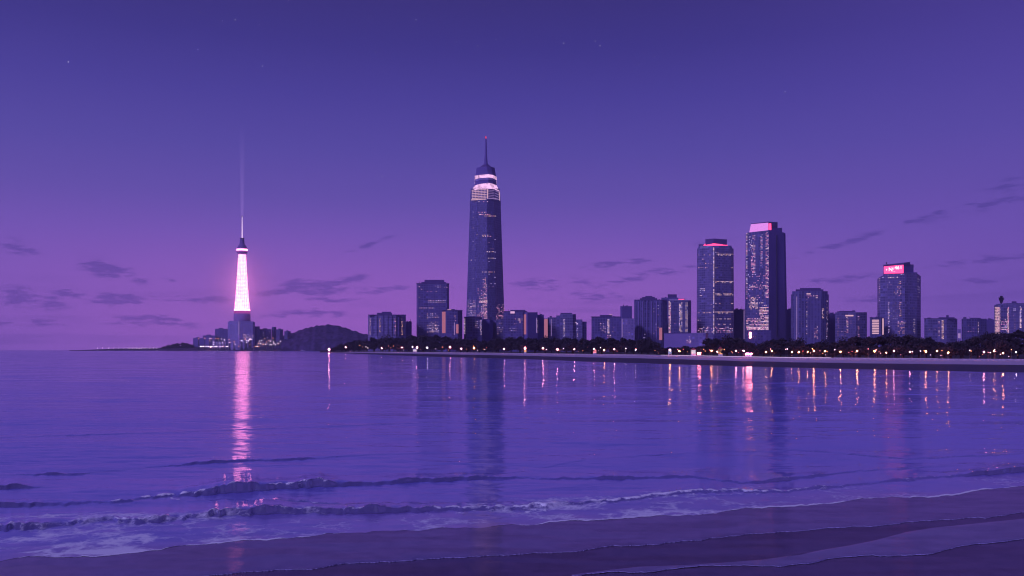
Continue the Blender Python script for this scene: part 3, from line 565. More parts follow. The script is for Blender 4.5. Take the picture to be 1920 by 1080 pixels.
b = Bld('tower_podium', 'faceted pale podium building under the white lit observation tower', 2520, 427, 478, z0=2)
b.tier([(427,22),(431,8),(447.6,0)], 602.5, mat='lilac', depth=30, tops=[604,601.5,601.5]); b.tier([(448.4,0),(474,8),(478,22)], 601.5, mat='lilac', part='wing', depth=30, tops=[601.5,602.5,604])
b.strip(448, 603, 629, 1.1, 'stripl'); b.grid(456, 475, 626, 634, 1.8, 2.4, .6, (2,0,1), 1.3, 1.2); b.done()
for lab, x0, x1, yt, mat, nm in (('long pale terrace of lit houses low on the shore left of the tower podium', 398, 424, 640.5, 'lilac', 'terrace'), ('long pale lit terrace on the shore right of the tower podium', 481, 503, 641.5, 'lilac', 'terrace'), ('lowest plain block at the left end of the headland houses', 362, 380, 634, 'plain', 'house'), ('plain block one step taller, left of the tower podium', 380, 404, 629, 'plain', 'office_block'),
        ('tall plain block touching the left side of the tower podium', 403, 427.5, 616.5, 'dark', 'office_block'), ('narrow block touching the right side of the tower podium', 477.5, 487, 612, 'plain', 'office_block'),
        ('wide low block right of the tower podium', 486.5, 509, 617, 'blue', 'office_block'), ('slim tallest block of the group right of the tower podium', 509.5, 518, 613, 'plain', 'office_block'),
        ('last low block before the wooded hill', 518, 531, 617.5, 'dark', 'office_block'), ('small lit house on the shoulder of the wooded hill', 533, 545, 621, 'dark', 'house')):
    b = Bld(nm, lab, (2560 if yt < 636 else 2505)+int(x0) % 7*8, x0, x1, z0=2); q = 8 if x0 < 450 else 0
    b.tier([(x0, q), ((x0+x1)/2, 0), (x1, 8-q)], yt, mat=mat, depth=24)
    if x1-x0 > 11: b.tier([(x0+(x1-x0)*.3, 6), (x0+(x1-x0)*.65, 6)], yt-1.6, yt, 'roof', part='roof_block', depth=8)
    b.grid(x0+2, x1-2, yt+5, 640, 3.6, 5, .16, (4,2)) if yt < 636 else b.grid(x0+1, x1-1, yt+1, yt+5, 2.2, 2, .7, (1,0,2), 1.3, 1)
    b.done()

# ------------------------------------------------------------------ trees
leafm = []
for nm, c in (('foliage_dark', (.034,.026,.042,1)), ('foliage_mid', (.046,.036,.052,1))):
    m, n2, out = newmat(nm); p_ = n2.new('ShaderNodeBsdfPrincipled'); r_ = n2.new('ShaderNodeNewGeometry').outputs['Random Per Island']
    n2.con(n2.mix(r_, tuple(x*.55 for x in c[:3])+(1,), tuple(x*1.5 for x in c[:3])+(1,)), p_.inputs['Base Color']); p_.inputs['Roughness'].default_value = .7; p_.inputs['Specular IOR Level'].default_value = .2
    n2.l.new(p_.outputs[0], out.inputs[0]); leafm.append(m)
M['bark'] = flat('bark', (.05,.035,.035,1), .9, .1)
def crown_mesh(seed, nl=1500, shape=(1,1,1), ls=.075):
    r = np.random.default_rng(seed); cl = []
    for i in range(16):
        v = r.normal(size=3); v /= np.linalg.norm(v); v[2] = abs(v[2])*1.1-.35
        cl.append((v*r.uniform(.3, .78), r.uniform(.24, .42)))
    cl.append((np.zeros(3), .62)); V = []; Fc = []
    for i in range(nl):
        c, rad = cl[i % len(cl)]
        v = r.normal(size=3); v /= np.linalg.norm(v); p = c+v*rad*r.uniform(.45, 1.05)
        p = p*np.array(shape); s = ls*r.uniform(.6, 1.5)
        a = r.normal(size=3); a /= np.linalg.norm(a); b_ = np.cross(a, r.normal(size=3)); b_ /= np.linalg.norm(b_)
        k0 = len(V)
        for q, w_ in ((-1, 0), (0, .55), (1, 0), (0, -.55)): V.append(p+a*s*q+b_*s*w_*1.3)
        Fc.append((k0, k0+1, k0+2, k0+3))
    me = mesh('crown', V, Fc, leafm[seed % 2]); return me
def trunk_mesh(seed):
    r = random.Random(seed); b_ = MB(); b_.tube((0,0,-1.3), (0,0,-.3), .085, .06, 8)
    for i in range(4):
        t_ = i*1.6+r.random(); b_.tube((0,0,-.45+.06*i), (.4*math.cos(t_), .4*math.sin(t_), r.uniform(.05, .4)), .045, .015, 6)
    b_.tube((0,0,-.3), (.03,.02,.4), .06, .02, 6); return mesh('trunk', b_.V, b_.F, M['bark'])
protos = [(crown_mesh(s, 1500, sh), trunk_mesh(s)) for s, sh in ((1,(1,1,.9)), (2,(1.1,1,.75)), (3,(.85,.85,1.05)), (4,(1.15,1.1,.85)), (5,(.95,1,.95)))]
def tree(px, D, ytop, wpx, zb, label, group, k=None):
    zt = PZ(ytop, D); H = (zt-zb)*1.13; R = wpx/F*D/2
    cr, tr = protos[k if k is not None else random.randrange(5)]
    hc = min(R*1.0, H*.46)
    e = empty('tree', (PX(px, D), D, zb), label, 'tree', group)
    rz = random.uniform(0, 6.28)
    c = link('crown', cr, e); c.location = (0, 0, H-hc*.95); c.scale = (R, R, hc); c.rotation_euler = (0, 0, rz)
    t_ = link('trunk', tr, e); t_.location = (0, 0, H-hc*.95); t_.scale = (R*.8, R*.8, (H-hc*.95)/1.3); t_.rotation_euler = (0, 0, rz)
    # a skirt of lower foliage
    c2 = link('lower_crown', protos[(random.randrange(5))][0], e); c2.location = (random.uniform(-.3,.3)*R, -.2*R, max(H*.34, 1.2)); c2.scale = (R*.95, R*.9, max(H*.34, 1.1)); c2.rotation_euler = (0, 0, rz+2)
TOP = [(612,658),(620,655),(630,650),(650,643),(670,637),(700,632),(760,629),(800,628.5),(850,631),(880,635),(900,637),(940,634),(990,630),(1040,631),(1100,632.5),(1140,631),(1165,630.5),(1200,634),(1236,641),
       (1243,652),(1255,653),(1268,649.5),(1290,647.5),(1312,651.5),(1322,642),(1328,634),(1340,630),(1370,631),(1395,640),(1420,643),(1440,637),(1455,633),(1480,633),(1500,638),(1522,642.5),(1560,638),(1600,632.5),(1650,629.5),(1690,627.5),(1720,630),(1750,632),(1772,640.5),(1790,636),(1840,630.5),(1862,624),(1920,621),(2100,618),(2400,612)]
PM = [(560,660.8),(615,660.4),(650,660.2),(700,660.6),(800,661.4),(900,662.5),(1000,664),(1100,665.6),(1200,667),(1300,669),(1400,671.4),(1500,673.3),(1600,674.2),(1700,675),(1800,675.8),(1920,676.5),(2100,679),(2700,686)]
WL = [(560,661.3),(612,661.5),(640,662.2),(700,664.5),(800,668.5),(900,671),(1000,674),(1100,678),(1200,681),(1300,684.2),(1400,687),(1500,689.6),(1600,692),(1700,694.3),(1800,696.3),(1920,698.6),(2100,702.5),(2700,716)]
def DP(px): return DG(ip(px, PM), .5)
def DWL(px): return DG(ip(px, WL), 0)
def reg(px):
    for x1, l in ((700, 'dark round crowned tree on the wooded point at the left tip of the city shore'), (900, 'dark tree in the waterfront belt below the dark slab tower'),
                  (1110, 'dark tree in the waterfront belt right of the tallest tower'), (1243, 'dark tree in the waterfront belt below the rounded roof block'),
                  (1318, 'low domed dark tree before the lilac podium building'), (1480, 'dark tree below the twin tall skyscrapers'), (1640, 'dark tree below the rounded dark tower block'),
                  (1775, 'tall dark tree below the tower with the pink sign'), (9999, 'tall dark tree in the dense wood at the right edge')):
        if px < x1: return l
x = 616.0; nt = 0
while x < 2080:
    far = 1 if x < 900 else 0
    D = DP(x)+14+random.uniform(0, 8)
    yt = ip(x, TOP)+random.uniform(-2.4, 3.4); wpx = max(13, min(34, (ip(x, PM)-yt)*1.0))*random.uniform(.7, 1.3)
    if 1243 <= x <= 1318: wpx = 26
    tree(x, D, yt, wpx, .9, reg(x), 'waterfront tree belt: '+reg(x)); nt += 1
    if ip(x, PM)-yt > 14:                       # a lower one in front, closer to the lamps
        x2 = x+random.uniform(-4, 4); tree(x2, D-7, yt+(ip(x, PM)-yt)*random.uniform(.22, .45), wpx*.85, .9, reg(x2), 'waterfront tree belt: '+reg(x2)); nt += 1
    x += wpx*random.uniform(.4, .52)
print('trees', nt)
# trees on the headland
for x, y, wd in [(300,650,9),(308,646,9),(316,643.5,10),(325,641,11),(334,639.5,11),(343,638.5,11),(352,640,10),(360,643,9)]+[(x_, 641+3*math.sin(x_*.3), 12) for x_ in range(386, 505, 9)]+[(x_, 642+2*math.sin(x_*.2), 11) for x_ in range(507, 534, 9)]:
    tree(x, 2590, y+3, wd*1.25, 2.5, 'small dark tree above the lit shore road on the headland below the white tower' if x > 370 else 'small dark tree at the low left end of the headland', 'headland trees')

# ------------------------------------------------------------------ city shore: beach, wall, promenade
pxs = np.concatenate([np.linspace(600, 2100, 400), np.linspace(2110, 2700, 30)])
M['drysand'], n3, out = newmat('pale_beach_sand')
p_ = n3.new('ShaderNodeBsdfPrincipled'); g = n3.new('ShaderNodeTexCoord').outputs['Object']
at = n3.new('ShaderNodeAttribute', attribute_name='wet').outputs['Fac']
nz = n3.noise(g, .08, 5); wt = n3.mr(n3.m('ADD', at, n3.m('MULTIPLY', n3.m('SUBTRACT', nz, .5), .5)), .35, .6)
n3.con(n3.mix(wt, (.50,.40,.52,1), (.035,.028,.045,1)), p_.inputs['Base Color']); n3.con(n3.mr(wt, 0, 1, .9, .5), p_.inputs['Roughness']); n3.con(n3.mr(wt, 0, 1, .1, .18), p_.inputs['Specular IOR Level']); n3.l.new(p_.outputs[0], out.inputs[0])
V = []; Fc = []; wet = []
rows = [(-.06, -.5, 1), (0, 0.0, 1), (.08, .05, 1), (.25, .12, 1), (.4, .2, .9), (.5, .26, .5), (.6, .32, 0), (.8, .42, 0), (1, .5, 0)]
for i, px in enumerate(pxs):
    dw, dp = DWL(px), DP(px); t_ = min(1, max(0, (px-612)/80)) 
    for (q, z, wv) in rows:
        D = dw+(max(dp, dw+12)-dw)*q
        V.append((PX(px, D), D, z)); wet.append(wv)
        if i: pass
nr = len(rows)
for i in range(1, len(pxs)):
    for j in range(1, nr): k_ = i*nr+j; Fc.append((k_-nr-1, k_-1, k_, k_-nr))
me = mesh('far_beach', V, Fc, M['drysand'], smooth=True); at_ = me.attributes.new('wet', 'FLOAT', 'POINT'); at_.data.foreach_set('value', np.array(wet, dtype='f'))
tag(link('far_beach', me), kind='structure')
# sea wall + pavement + land behind
def strip(name, off_z, mat, kind='structure', par=None, x0=600, x1=2700, flush=False):
    xs = [p for p in pxs if x0 <= p <= x1]; V = []; Fc = []; nr = len(off_z)
    for i, px in enumerate(xs):
        dp = max(DP(px), DWL(px)+12)
        for (o_, z) in off_z: V.append((PX(px, dp+o_), dp+o_, z))
        if i:
            for j in range(1, nr): k_ = i*nr+j; Fc.append((k_-nr-1, k_-1, k_, k_-nr))
    ob = link(name, mesh(name, V, Fc, mat), par)
    if kind: tag(ob, kind=kind)
    return ob
M['wall'] = flat('sea_wall_stone', (.35,.28,.38,1), .8, .3); M['pave'] = flat('pavement', (.28,.22,.32,1), .8, .3); M['soil'] = flat('soil', (.05,.045,.05,1), .95, .1)
sw = strip('sea_wall', [(0, .45), (.05, 1.05), (.5, 1.05), (.5, .92)], M['wall'], None); tag(sw, 'long low pale sea wall along the top of the city beach', 'wall')
strip('promenade', [(.5, .9), (8, .9)], M['pave']); strip('ground', [(8, .88), (60, .9), (400, 1), (2200, 1.2)], M['soil'])
# lit edge of the wall: the lamplight on it is put in as a glowing strip
M['edge'] = emit('lit_edge_glow', (.55,.36,.95), .5, 'FRONT'); M['edge2'] = emit('bright_edge_glow', (.9,.66,1), 1.0, 'FRONT')
def edge_glow(xa, xb, m): strip('lit_edge_glow', [(-.06, .98), (-.02, 1.12), (.12, 1.12)], M[m], None, sw, xa, xb)
edge_glow(700, 1235, 'edge'); edge_glow(1236, 1560, 'edge2'); edge_glow(1561, 1760, 'edge')

# ------------------------------------------------------------------ lamps
LM = {'amber': emit('lamp_amber', (1,.25,.08), 380, 'FRONT'), 'pink': emit('lamp_pink', (1,.28,.38), 340, 'FRONT'), 'white': emit('lamp_white', (1,.72,.95), 120, 'FRONT'), 'red': emit('lamp_red', (1,.10,.12), 6, 'FRONT'), 'blue': emit('lamp_blue', (.35,.4,1), 6, 'FRONT')}
def lamp_proto(c):
    p = MB(); p.lathe([(.16,0),(.12,.15),(.055,.25),(.045,.86)], 8); h = MB(); h.sphere((0,0,.93), .046, 8, 6); q = MB(); q.lathe([(.13,1.01),(.10,1.05),(.02,1.09)], 8)
    return mesh('post', p.V, p.F, M['darkmetal']), mesh('lamp_head', h.V, h.F, LM[c]), mesh('cap', q.V, q.F, M['darkmetal'])
LP = {c: lamp_proto(c) for c in LM}
LMD = {'amber': emit('faint_amber', (1,.30,.10), 9), 'pink': emit('faint_pink', (1,.25,.32), 8), 'white': emit('faint_white', (1,.72,.95), 15), 'red': emit('faint_red', (1,.08,.10), 6), 'blue': emit('faint_blue', (.35,.4,1), 5)}
LPD = {}
for c_ in LMD:
    mm_ = LP[c_][1].copy(); mm_.materials.clear(); mm_.materials.append(LMD[c_]); LPD[c_] = (LP[c_][0], mm_, LP[c_][2])
def lamp(px, D, z0, H, c, label, group, hs=1.0, dim=False):
    e = empty('lamp_post', (PX(px, D), D, z0), label, 'lamp', group)
    for nm, me in zip(('post', 'lamp_head', 'cap'), (LPD if dim else LP)[c]):
        o_ = link(nm, me, e); o_.scale = (H*hs if nm != 'post' else H*.6, H*hs if nm != 'post' else H*.6, H)
        if nm == 'lamp_head': o_.scale = (H*hs, H*hs, H*hs); o_.location = (0, 0, H*.93*(1-hs))
GL = 'lamps along the city promenade'
lab_c = {'amber': 'small amber lamp on a post along the city promenade under the trees', 'pink': 'small pink lamp on a post along the city promenade', 'white': 'small white lamp on a post along the city promenade', 'red': 'small red lamp on a post along the city promenade', 'blue': 'small blue lamp on a post along the city promenade'}
SRC = [(648,'pink',.7),(660,'white',.6),(688,'pink',.6),(716,'pink',.6),(753,'pink',1.2),(774,'white',.6),(782,'pink',1),(801,'white',1),(844,'pink',.9),(865,'pink',1),(889,'amber',1.2),(945,'pink',1),(984,'pink',1.3),(1018,'pink',1.3),(1045,'pink',1.1),
       (1056,'white',.6),(1077,'pink',1),(1114,'pink',1.7),(1133,'amber',1.3),(1152,'pink',1.1),(1192,'white',.9),(1256,'amber',1.4),(1274,'amber',1.3),(1297,'pink',1.1),(1334,'amber',1.2),(1345,'pink',.8),(1380,'pink',1),(1394,'pink',1.2),(1436,'amber',1.2),(1447,'amber',1),
       (1485,'amber',.9),(1498,'amber',1.3),(1514,'amber',.9),(1526,'amber',1.4),(1547,'amber',.9),(1576,'amber',1.4),(1607,'amber',1.4),(1640,'amber',1.4),(1662,'amber',1.3),(1676,'pink',.9),(1706,'pink',.8),(1736,'amber',1.3),(1757,'amber',.9),(1778,'amber',1.6),(1845,'pink',1.3),(1864,'amber',.9),(1881,'amber',1.6),(1905,'white',.7),(1948,'amber',1.2)]
for px, c, s in SRC:
    D = max(DP(px), DWL(px)+12)+2.2; lamp(px, D, .9, random.uniform(2.0, 2.9)*D/420 if D > 420 else random.uniform(2.0, 2.9), c, lab_c[c], GL+' '+c, s*(1.35 if D > 420 else .8*D/300+.2))
r2 = random.Random(5)
for i in range(120):                                # smaller garden lights among the trees
    px = r2.uniform(668, 1915); D = max(DP(px), DWL(px)+12)+r2.uniform(1, 6); c = r2.choice(['amber','amber','pink','white','red','pink'])
    lamp(px, D, .9, r2.uniform(.9, 3.6)*max(1, D/420), c, 'tiny %s garden light among the promenade trees' % c, 'garden lights among the trees '+c, r2.uniform(.5, .9), True)
GH = 'lamps along the headland shore road'
for i in range(46):
    px = 375+i*2.9+r2.uniform(-.8, .8); lamp(px, DH-58, 3.2, 9.5+r2.uniform(-1, 1), r2.choice(['white','white','amber']), 'tiny warm lamp in the row along the headland shore road', GH, 1.5, True)
for i in range(60):
    px = r2.uniform(372, 530); D = DH-90+r2.uniform(50, 56); y = r2.uniform(632, 646); lamp(px, 2478, 2, PZ(y, 2478)-2, r2.choice(['white','amber','white']), 'tiny lamp scattered on the slope below the white tower', 'lamps on the slope below the white tower', 12/max(6, (PZ(y, 2478)-2)), True)
for px in (183,192,204,213,222,231,242,249,256,261,265,272,281,288,294): lamp(px, DH-40, 1.4, 6.5, 'white', 'tiny lamp on the long low breakwater at the far left', 'lamps on the far breakwater', 1.8, True)
lamp(395, DH-66, 1, 9, 'pink', 'brighter pink lamp at the waterline left of the white tower', None, 1.9); lamp(516, DH-66, 1, 8, 'pink', 'pink lamp at the waterline right of the white tower podium', None, 1.5); lamp(540, DH-66, 1, 7, 'white', 'white lamp at the foot of the wooded hill', None, 1.0); lamp(557, DH-66, 1, 8, 'amber', 'amber lamp at the waterline below the wooded hill', None, 1.8)
for px in (566,574,583,590,602,598,610,625): lamp(px, DH-62, 1, r2.uniform(6, 14), r2.choice(['white','amber','pink']), 'tiny lamp at the foot of the wooded hill', 'lamps at the foot of the hill', .9, True)
# breakwater
m_ = MB()
for i in range(60):
    px = 178+i*2.2; s_ = r2.uniform(2.0, 4.0); m_.sphere((PX(px, DH-45), DH-45+r2.uniform(-2, 2), .3), s_, 7, 4, sz=.62)
tag(m_.build('breakwater', M['rock']), 'long low rock breakwater with lamps reaching left from the headland', 'breakwater')

# kiosks and stalls
M['redroof'] = flat('red_canopy', (.5,.06,.10,1), .6, .3); M['blueroof'] = flat('blue_canopy', (.10,.12,.6,1), .6, .3)
M['kglow'] = emit('kiosk_glow_pink', (1,.25,.34), 1.5, 'FRONT'); M['streak_glow'] = emit('added_streak_glow_pink', (1,.18,.2), 200, 'FRONT'); M['kglow2'] = emit('kiosk_glow_amber', (1,.45,.25), .9, 'FRONT'); M['kglow3'] = emit('kiosk_glow_white', (1,.8,1), .7, 'FRONT'); M['kglow4'] = emit('kiosk_glow_blue', (.4,.5,1), .8, 'FRONT')  # the strong pink glow is added to lay pink streaks on the water
def kiosk(px, wpx, H, label, glow, roof, name='kiosk'):
    D = max(DP(px), DWL(px)+12)+3.5; W_ = wpx/F*D/2; e = empty(name, (PX(px, D), D, .9), label, 'kiosk')
    c_ = MB(); c_.box(-W_, W_, -1.1, 1.1, 0, .95); c_.build('counter', M['pale'], e)
    g_ = MB(); g_.box(-W_*.92, W_*.92, -.9, .9, .96, H*.78); g_.build('lit_interior', M[glow], e)
    p = MB()
    for sx_ in (-1, 1):
        for sy_ in (-1, 1): p.box(sx_*W_-.06, sx_*W_+.06, sy_*1.1-.06, sy_*1.1+.06, .951, H*.8)
    p.build('corner_posts', M['darkmetal'], e)
    r_ = MB(); r_.add([(-W_*1.15,-1.5,H*.8),(W_*1.15,-1.5,H*.8),(W_*1.15,1.5,H*.8),(-W_*1.15,1.5,H*.8),(-W_*.4,0,H),(W_*.4,0,H)], [(0,1,5,4),(2,3,4,5),(1,2,5),(3,0,4),(3,2,1,0)]); r_.build('canopy', M[roof], e)
kiosk(1300, 8, 3.6, 'kiosk with a red canopy and a bright interior on the promenade by the domed tree', 'kglow3', 'redroof'); kiosk(1311, 5, 1.9, 'small stall added to throw a pink streak on the water, beside the red canopied kiosk', 'streak_glow', 'redroof', 'stall')
kiosk(1351, 6, 4.2, 'small amber glowing stall below the corner lit skyscraper', 'kglow2', 'redroof', 'stall'); kiosk(1256, 5, 3.8, 'small blue canopied kiosk with a pale blue glow on the promenade', 'kglow4', 'blueroof')
kiosk(1404, 10, 1.95, 'wide stall added to throw a pink streak on the water, below the pink topped skyscraper', 'streak_glow', 'blueroof', 'stall'); kiosk(1115, 6, 3.6, 'pink glowing stall on the promenade below the flat topped block', 'kglow', 'redroof', 'stall')
kiosk(985, 5, 3.6, 'amber glowing stall on the promenade right of the tallest tower', 'kglow2', 'redroof', 'stall'); kiosk(778, 7, 4.0, 'white glowing stall on the promenade right of the wide ribbed block', 'kglow3', 'blueroof', 'stall')
# beacon on the tip
D = DWL(617)+2; e = empty('beacon', (PX(617, D), D, .2), 'little red lit beacon at the left tip of the city shore', 'beacon')
m_ = MB(); m_.lathe([(2.2,-.4),(1.8,.8),(1.2,1),(.6,3.2)], 12); m_.build('base', M['wall'], e); m_ = MB(); m_.sphere((0,0,3.7), .6, 10, 6); m_.build('light', LM['pink'], e); m_ = MB(); m_.lathe([(.7,4.25),(.1,4.9)], 10); m_.build('roof', M['redroof'], e)
# moored boat
D = 2350.; e = empty('boat', (PX(567, D), D, 0), 'small pale boat moored on the water below the wooded hill', 'boat')
m_ = MB(); m_.add([(-6,-1.6,.8),(5,-1.6,.9),(7.5,0,1.4),(5,1.6,.9),(-6,1.6,.8),(-5.5,-1,-.3),(4.5,-1,-.3),(5.5,0,-.3),(4.5,1,-.3),(-5.5,1,-.3)], [(0,1,6,5),(1,2,7,6),(2,3,8,7),(3,4,9,8),(4,0,5,9),(0,4,3,2,1),(5,6,7,8,9)]); m_.build('hull', M['pale'], e)
m_ = MB(); m_.box(-3, 1.5, -1.1, 1.1, .9, 2.4); m_.box(-3.3, 2, -1.3, 1.3, 2.401, 2.6); m_.build('cabin', M['pale'], e); m_ = MB(); m_.tube((-1,0,2.6), (-1,0,5.2), .08, .05, 6); m_.build('mast', M['darkmetal'], e)

m, n5, out = newmat('halo'); g_ = n5.new('ShaderNodeTexCoord').outputs['Object']; ln = n5.new('ShaderNodeVectorMath', operation='LENGTH'); n5.l.new(g_, ln.inputs[0])
vs_ = n5.new('ShaderNodeVolumePrincipled'); vs_.inputs['Emission Color'].default_value = (.9,.2,.75,1); n5.con(n5.m('MULTIPLY', n5.m('POWER', n5.mr(ln.outputs['Value'], 1, 0, 0, 1, False), 2.2), .0022), vs_.inputs['Emission Strength']); vs_.inputs['Color'].default_value = (1,.9,1,1); n5.con(n5.m('MULTIPLY', n5.m('POWER', n5.mr(ln.outputs['Value'], 1, 0, 0, 1, False), 1.6), .006), vs_.inputs['Density']); n5.l.new(vs_.outputs[0], out.inputs['Volume'])  # halo of the lit tower, put in as the volume's own pink emission
b_ = MB(); b_.sphere((0,0,0), 1, 32, 20); mi_ = b_.build('halo', m); mi_.location = (PX(454, DH), DH, hz(535)); mi_.scale = (150, 110, 165); tag(mi_, 'patch of mist with pink glow put in as emission around the white lit tower', 'halo', kind='stuff')
# ------------------------------------------------------------------ stars
sm = emit('star', (.8,.78,1), 1.4, var=.6); b_ = MB(); b_.sphere((0,0,0), 1, 6, 4); sme = mesh('star', b_.V, b_.F, sm)
ST = [(371,93,1.3),(492,124,1.3),(128,116,1.2),(441,37,1.1),(691,33,1.2),(908,10,1),(944,20,1),(1057,81,1.4),(578,121,1.2),(704,98,1.1),(162,400,1.2),(716,331,1.1),(1472,172,1.2),(1240,333,1.1),(1197,121,1.1),(1227,106,1),(1343,95,1),(1032,299,.9),(942,107,.9),(896,86,1.1),(780,37,1),(375,23,.8),(417,39,.8),(346,40,.8),(486,46,.8),(856,78,.8),(930,74,.8),(981,79,.9),(1116,77,.8),(1125,86,.8),(995,130,.8),(388,147,.8),(700,262,.8),(624,194,.7),(1520,140,.8),(1535,198,.7),(1720,60,.7),(1393,268,.7),(365,292,.8),(1228,296,.7),(228,132,.7),(556,72,.7),(600,38,.7),(1880,45,.7),(1620,90,.7)]
for px, py, r_ in ST:
    R = 9500.; v = Vector(((px-CX)/F, 1, (HY-py)/F)); o_ = link('star', sme); o_.location = v*R+Vector((0,0,CH)); s_ = r_*R/F*.62; o_.scale = (s_, s_, s_)
    tag(o_, 'tiny white star in the dark upper sky', 'star', 'stars')

# ------------------------------------------------------------------ sea
SH = [(-1600,1150),(-300,1085),(0,1051),(50,1045),(120,1046),(180,1047),(240,1038),(300,1032),(360,1022),(430,1016),(500,1011),(560,1007),(640,998),(720,994),(840,991),(900,990),(960,985),(1030,979),(1080,978),(1140,977),(1200,972),(1240,966),(1320,964),(1400,955),(1500,949),(1560,943),(1600,937),(1660,932),(1740,930),(1800,926),(1850,918),(1920,911),(2250,868),(3500,790)]
def vn(x, s, seed=0):
    x = x*s; i = np.floor(x).astype(int); f = x-i; f = f*f*(3-2*f); tb = np.random.default_rng(seed).random(4096); return tb[i % 4096]*(1-f)+tb[(i+1) % 4096]*f
def vn2(x, y, seed=0):
    tb = np.random.default_rng(seed).random((256, 256)); i = np.floor(x).astype(int); j = np.floor(y).astype(int); f = x-i; g = y-j; f = f*f*(3-2*f); g = g*g*(3-2*g); i %= 256; j %= 256; i1 = (i+1) % 256; j1 = (j+1) % 256
    return (tb[i, j]*(1-f)+tb[i1, j]*f)*(1-g)+(tb[i, j1]*(1-f)+tb[i1, j1]*f)*g
def f2(x, y, seed=0, o=4):
    r = 0; a = .5
    for k_ in range(o): r = r+a*vn2(x*2**k_+k_*17, y*2**k_+k_*31, seed+k_); a *= .5
    return r/(1-.5**o)
def shore(px): return ip(px, SH)+(vn(px+5000, .018, 1)-.5)*7+(vn(px+5000, .07, 2)-.5)*2.2+(vn(px+5000, .35, 3)-.5)*.7
cols = np.concatenate([np.linspace(-1600, -310, 50), np.linspace(-300, 2250, 1100), np.linspace(2262, 3500, 45)])
sh = shore(cols)
s1 = np.linspace(0, 1, 520)**1.0
Yp = sh[None, :]+(715-sh[None, :])*s1[:, None]                    # near water: rows from the shoreline out
Dn = DG(Yp)
dfar = np.concatenate([np.linspace(0, 1, 90)[1:]])
D0 = Dn[-1][0]
Df = D0*(3650/D0)**dfar
D_ = np.vstack([Dn, np.repeat(Df[:, None], len(cols), 1)])
P_ = np.repeat(cols[None, :], D_.shape[0], 0)
Xw = PX(P_, D_)
Yw = HY+CH*F/D_
h = np.zeros_like(D_); foam = np.zeros_like(D_); front_shade = np.zeros_like(D_)
# swell and chop
fade = np.clip(1-D_/160, 0, 1)*np.clip((D_-DG(sh)[None, :])/6, 0, 1)
h += fade*(.05*(f2(Xw*.12+50, D_*.42+50, 21)-.5)+.045*(f2(Xw*.5+50, D_*1.6+9, 25)-.5))
R0 = [(-400,938),(0,916),(60,914),(130,914)]
RG = [ # (foot line, amplitude, foam, seed)
 ([(-300,925),(0,917),(60,916),(200,914)], [(-300,.2),(0,.2),(40,.18),(60,.1),(90,.03),(130,0),(2000,0)], [(-300,.1),(2000,.1)], 3),
 ([(-300,965),(0,951),(120,949),(220,943),(300,934),(380,929),(440,924),(500,921),(540,917),(570,915),(620,912),(700,909),(780,905),(860,901),(960,898),(1100,899),(1200,898),(1300,895),(1390,908),(1460,903),(1540,893),(1620,884),(1920,868),(2250,850)],
  [(-300,.12),(0,.12),(90,.09),(200,.07),(300,.09),(350,.15),(390,.27),(420,.36),(470,.42),(500,.4),(530,.28),(548,.3),(570,.52),(600,.4),(640,.2),(700,.1),(760,.2),(800,.1),(900,.12),(930,.12),(1000,.07),(1100,.06),(1150,.16),(1200,.17),(1280,.08),(1350,.05),(1400,.10),(1500,.14),(1560,.07),(1700,.03),(1920,.02),(2250,.1)],
  [(-300,.3),(150,.3),(220,.7),(340,.8),(400,.5),(600,.35),(800,.2),(1100,.2),(1300,.3),(1500,.35),(2000,.15)], 5),
 ([(-300,1015),(0,993),(60,992),(130,985),(200,975),(240,983),(290,978),(330,975),(400,968),(480,965),(560,961),(640,963),(700,961),(760,959),(840,958),(960,957),(1010,953),(1060,948),(1120,943),(1180,938),(1250,929),(1320,923),(1400,924),(1480,924),(1540,916),(1600,911),(1660,905),(1730,899),(1800,894),(1860,889),(1920,885),(2250,862)],
  [(-300,.14),(0,.15),(60,.17),(110,.1),(170,.12),(200,.05),(240,.09),(300,.14),(330,.07),(380,.1),(430,.15),(480,.18),(520,.2),(560,.1),(610,.13),(650,.2),(720,.22),(745,.15),(780,.1),(850,.09),(960,.1),(1050,.12),(1150,.11),(1250,.08),(1400,.04),(1500,.05),(1600,.1),(1640,.05),(1720,.1),(1800,.09),(1880,.15),(1920,.15),(2250,.12)],
  [(-300,.8),(0,.6),(250,.5),(400,.5),(560,.5),(700,.3),(840,.5),(960,1),(1250,1),(1330,.8),(1500,.8),(1600,.5),(1800,.4),(2000,.7)], 8),
 ([(0,893),(150,890),(300,876),(400,868),(500,864),(600,860),(700,853),(900,848),(2000,830)], [(0,.02),(100,.07),(180,.03),(300,.03),(360,.08),(430,.1),(560,.09),(620,.04),(720,.02),(1000,0),(2000,0)], [(0,.05),(300,.15),(400,.3),(600,.1),(2000,0)], 12),
 ([(960,889),(1100,862),(1300,850),(1500,845),(1700,862),(1920,852)], [(960,0),(1000,0),(1100,.02),(1300,.02),(1700,.04),(1920,.04)], [(0,0),(2000,0)], 14),
 ([(500,940),(620,952),(700,950),(800,946),(960,944)], [(480,0),(520,.05),(620,.09),(700,.06),(780,.05),(960,.0),(2000,0)], [(0,.3),(2000,.3)], 17),
 ([(-300,830),(300,812),(900,790),(1500,772),(2250,760)], [(-300,.03),(2250,.03)], [(0,0),(2000,0)], 19),
]
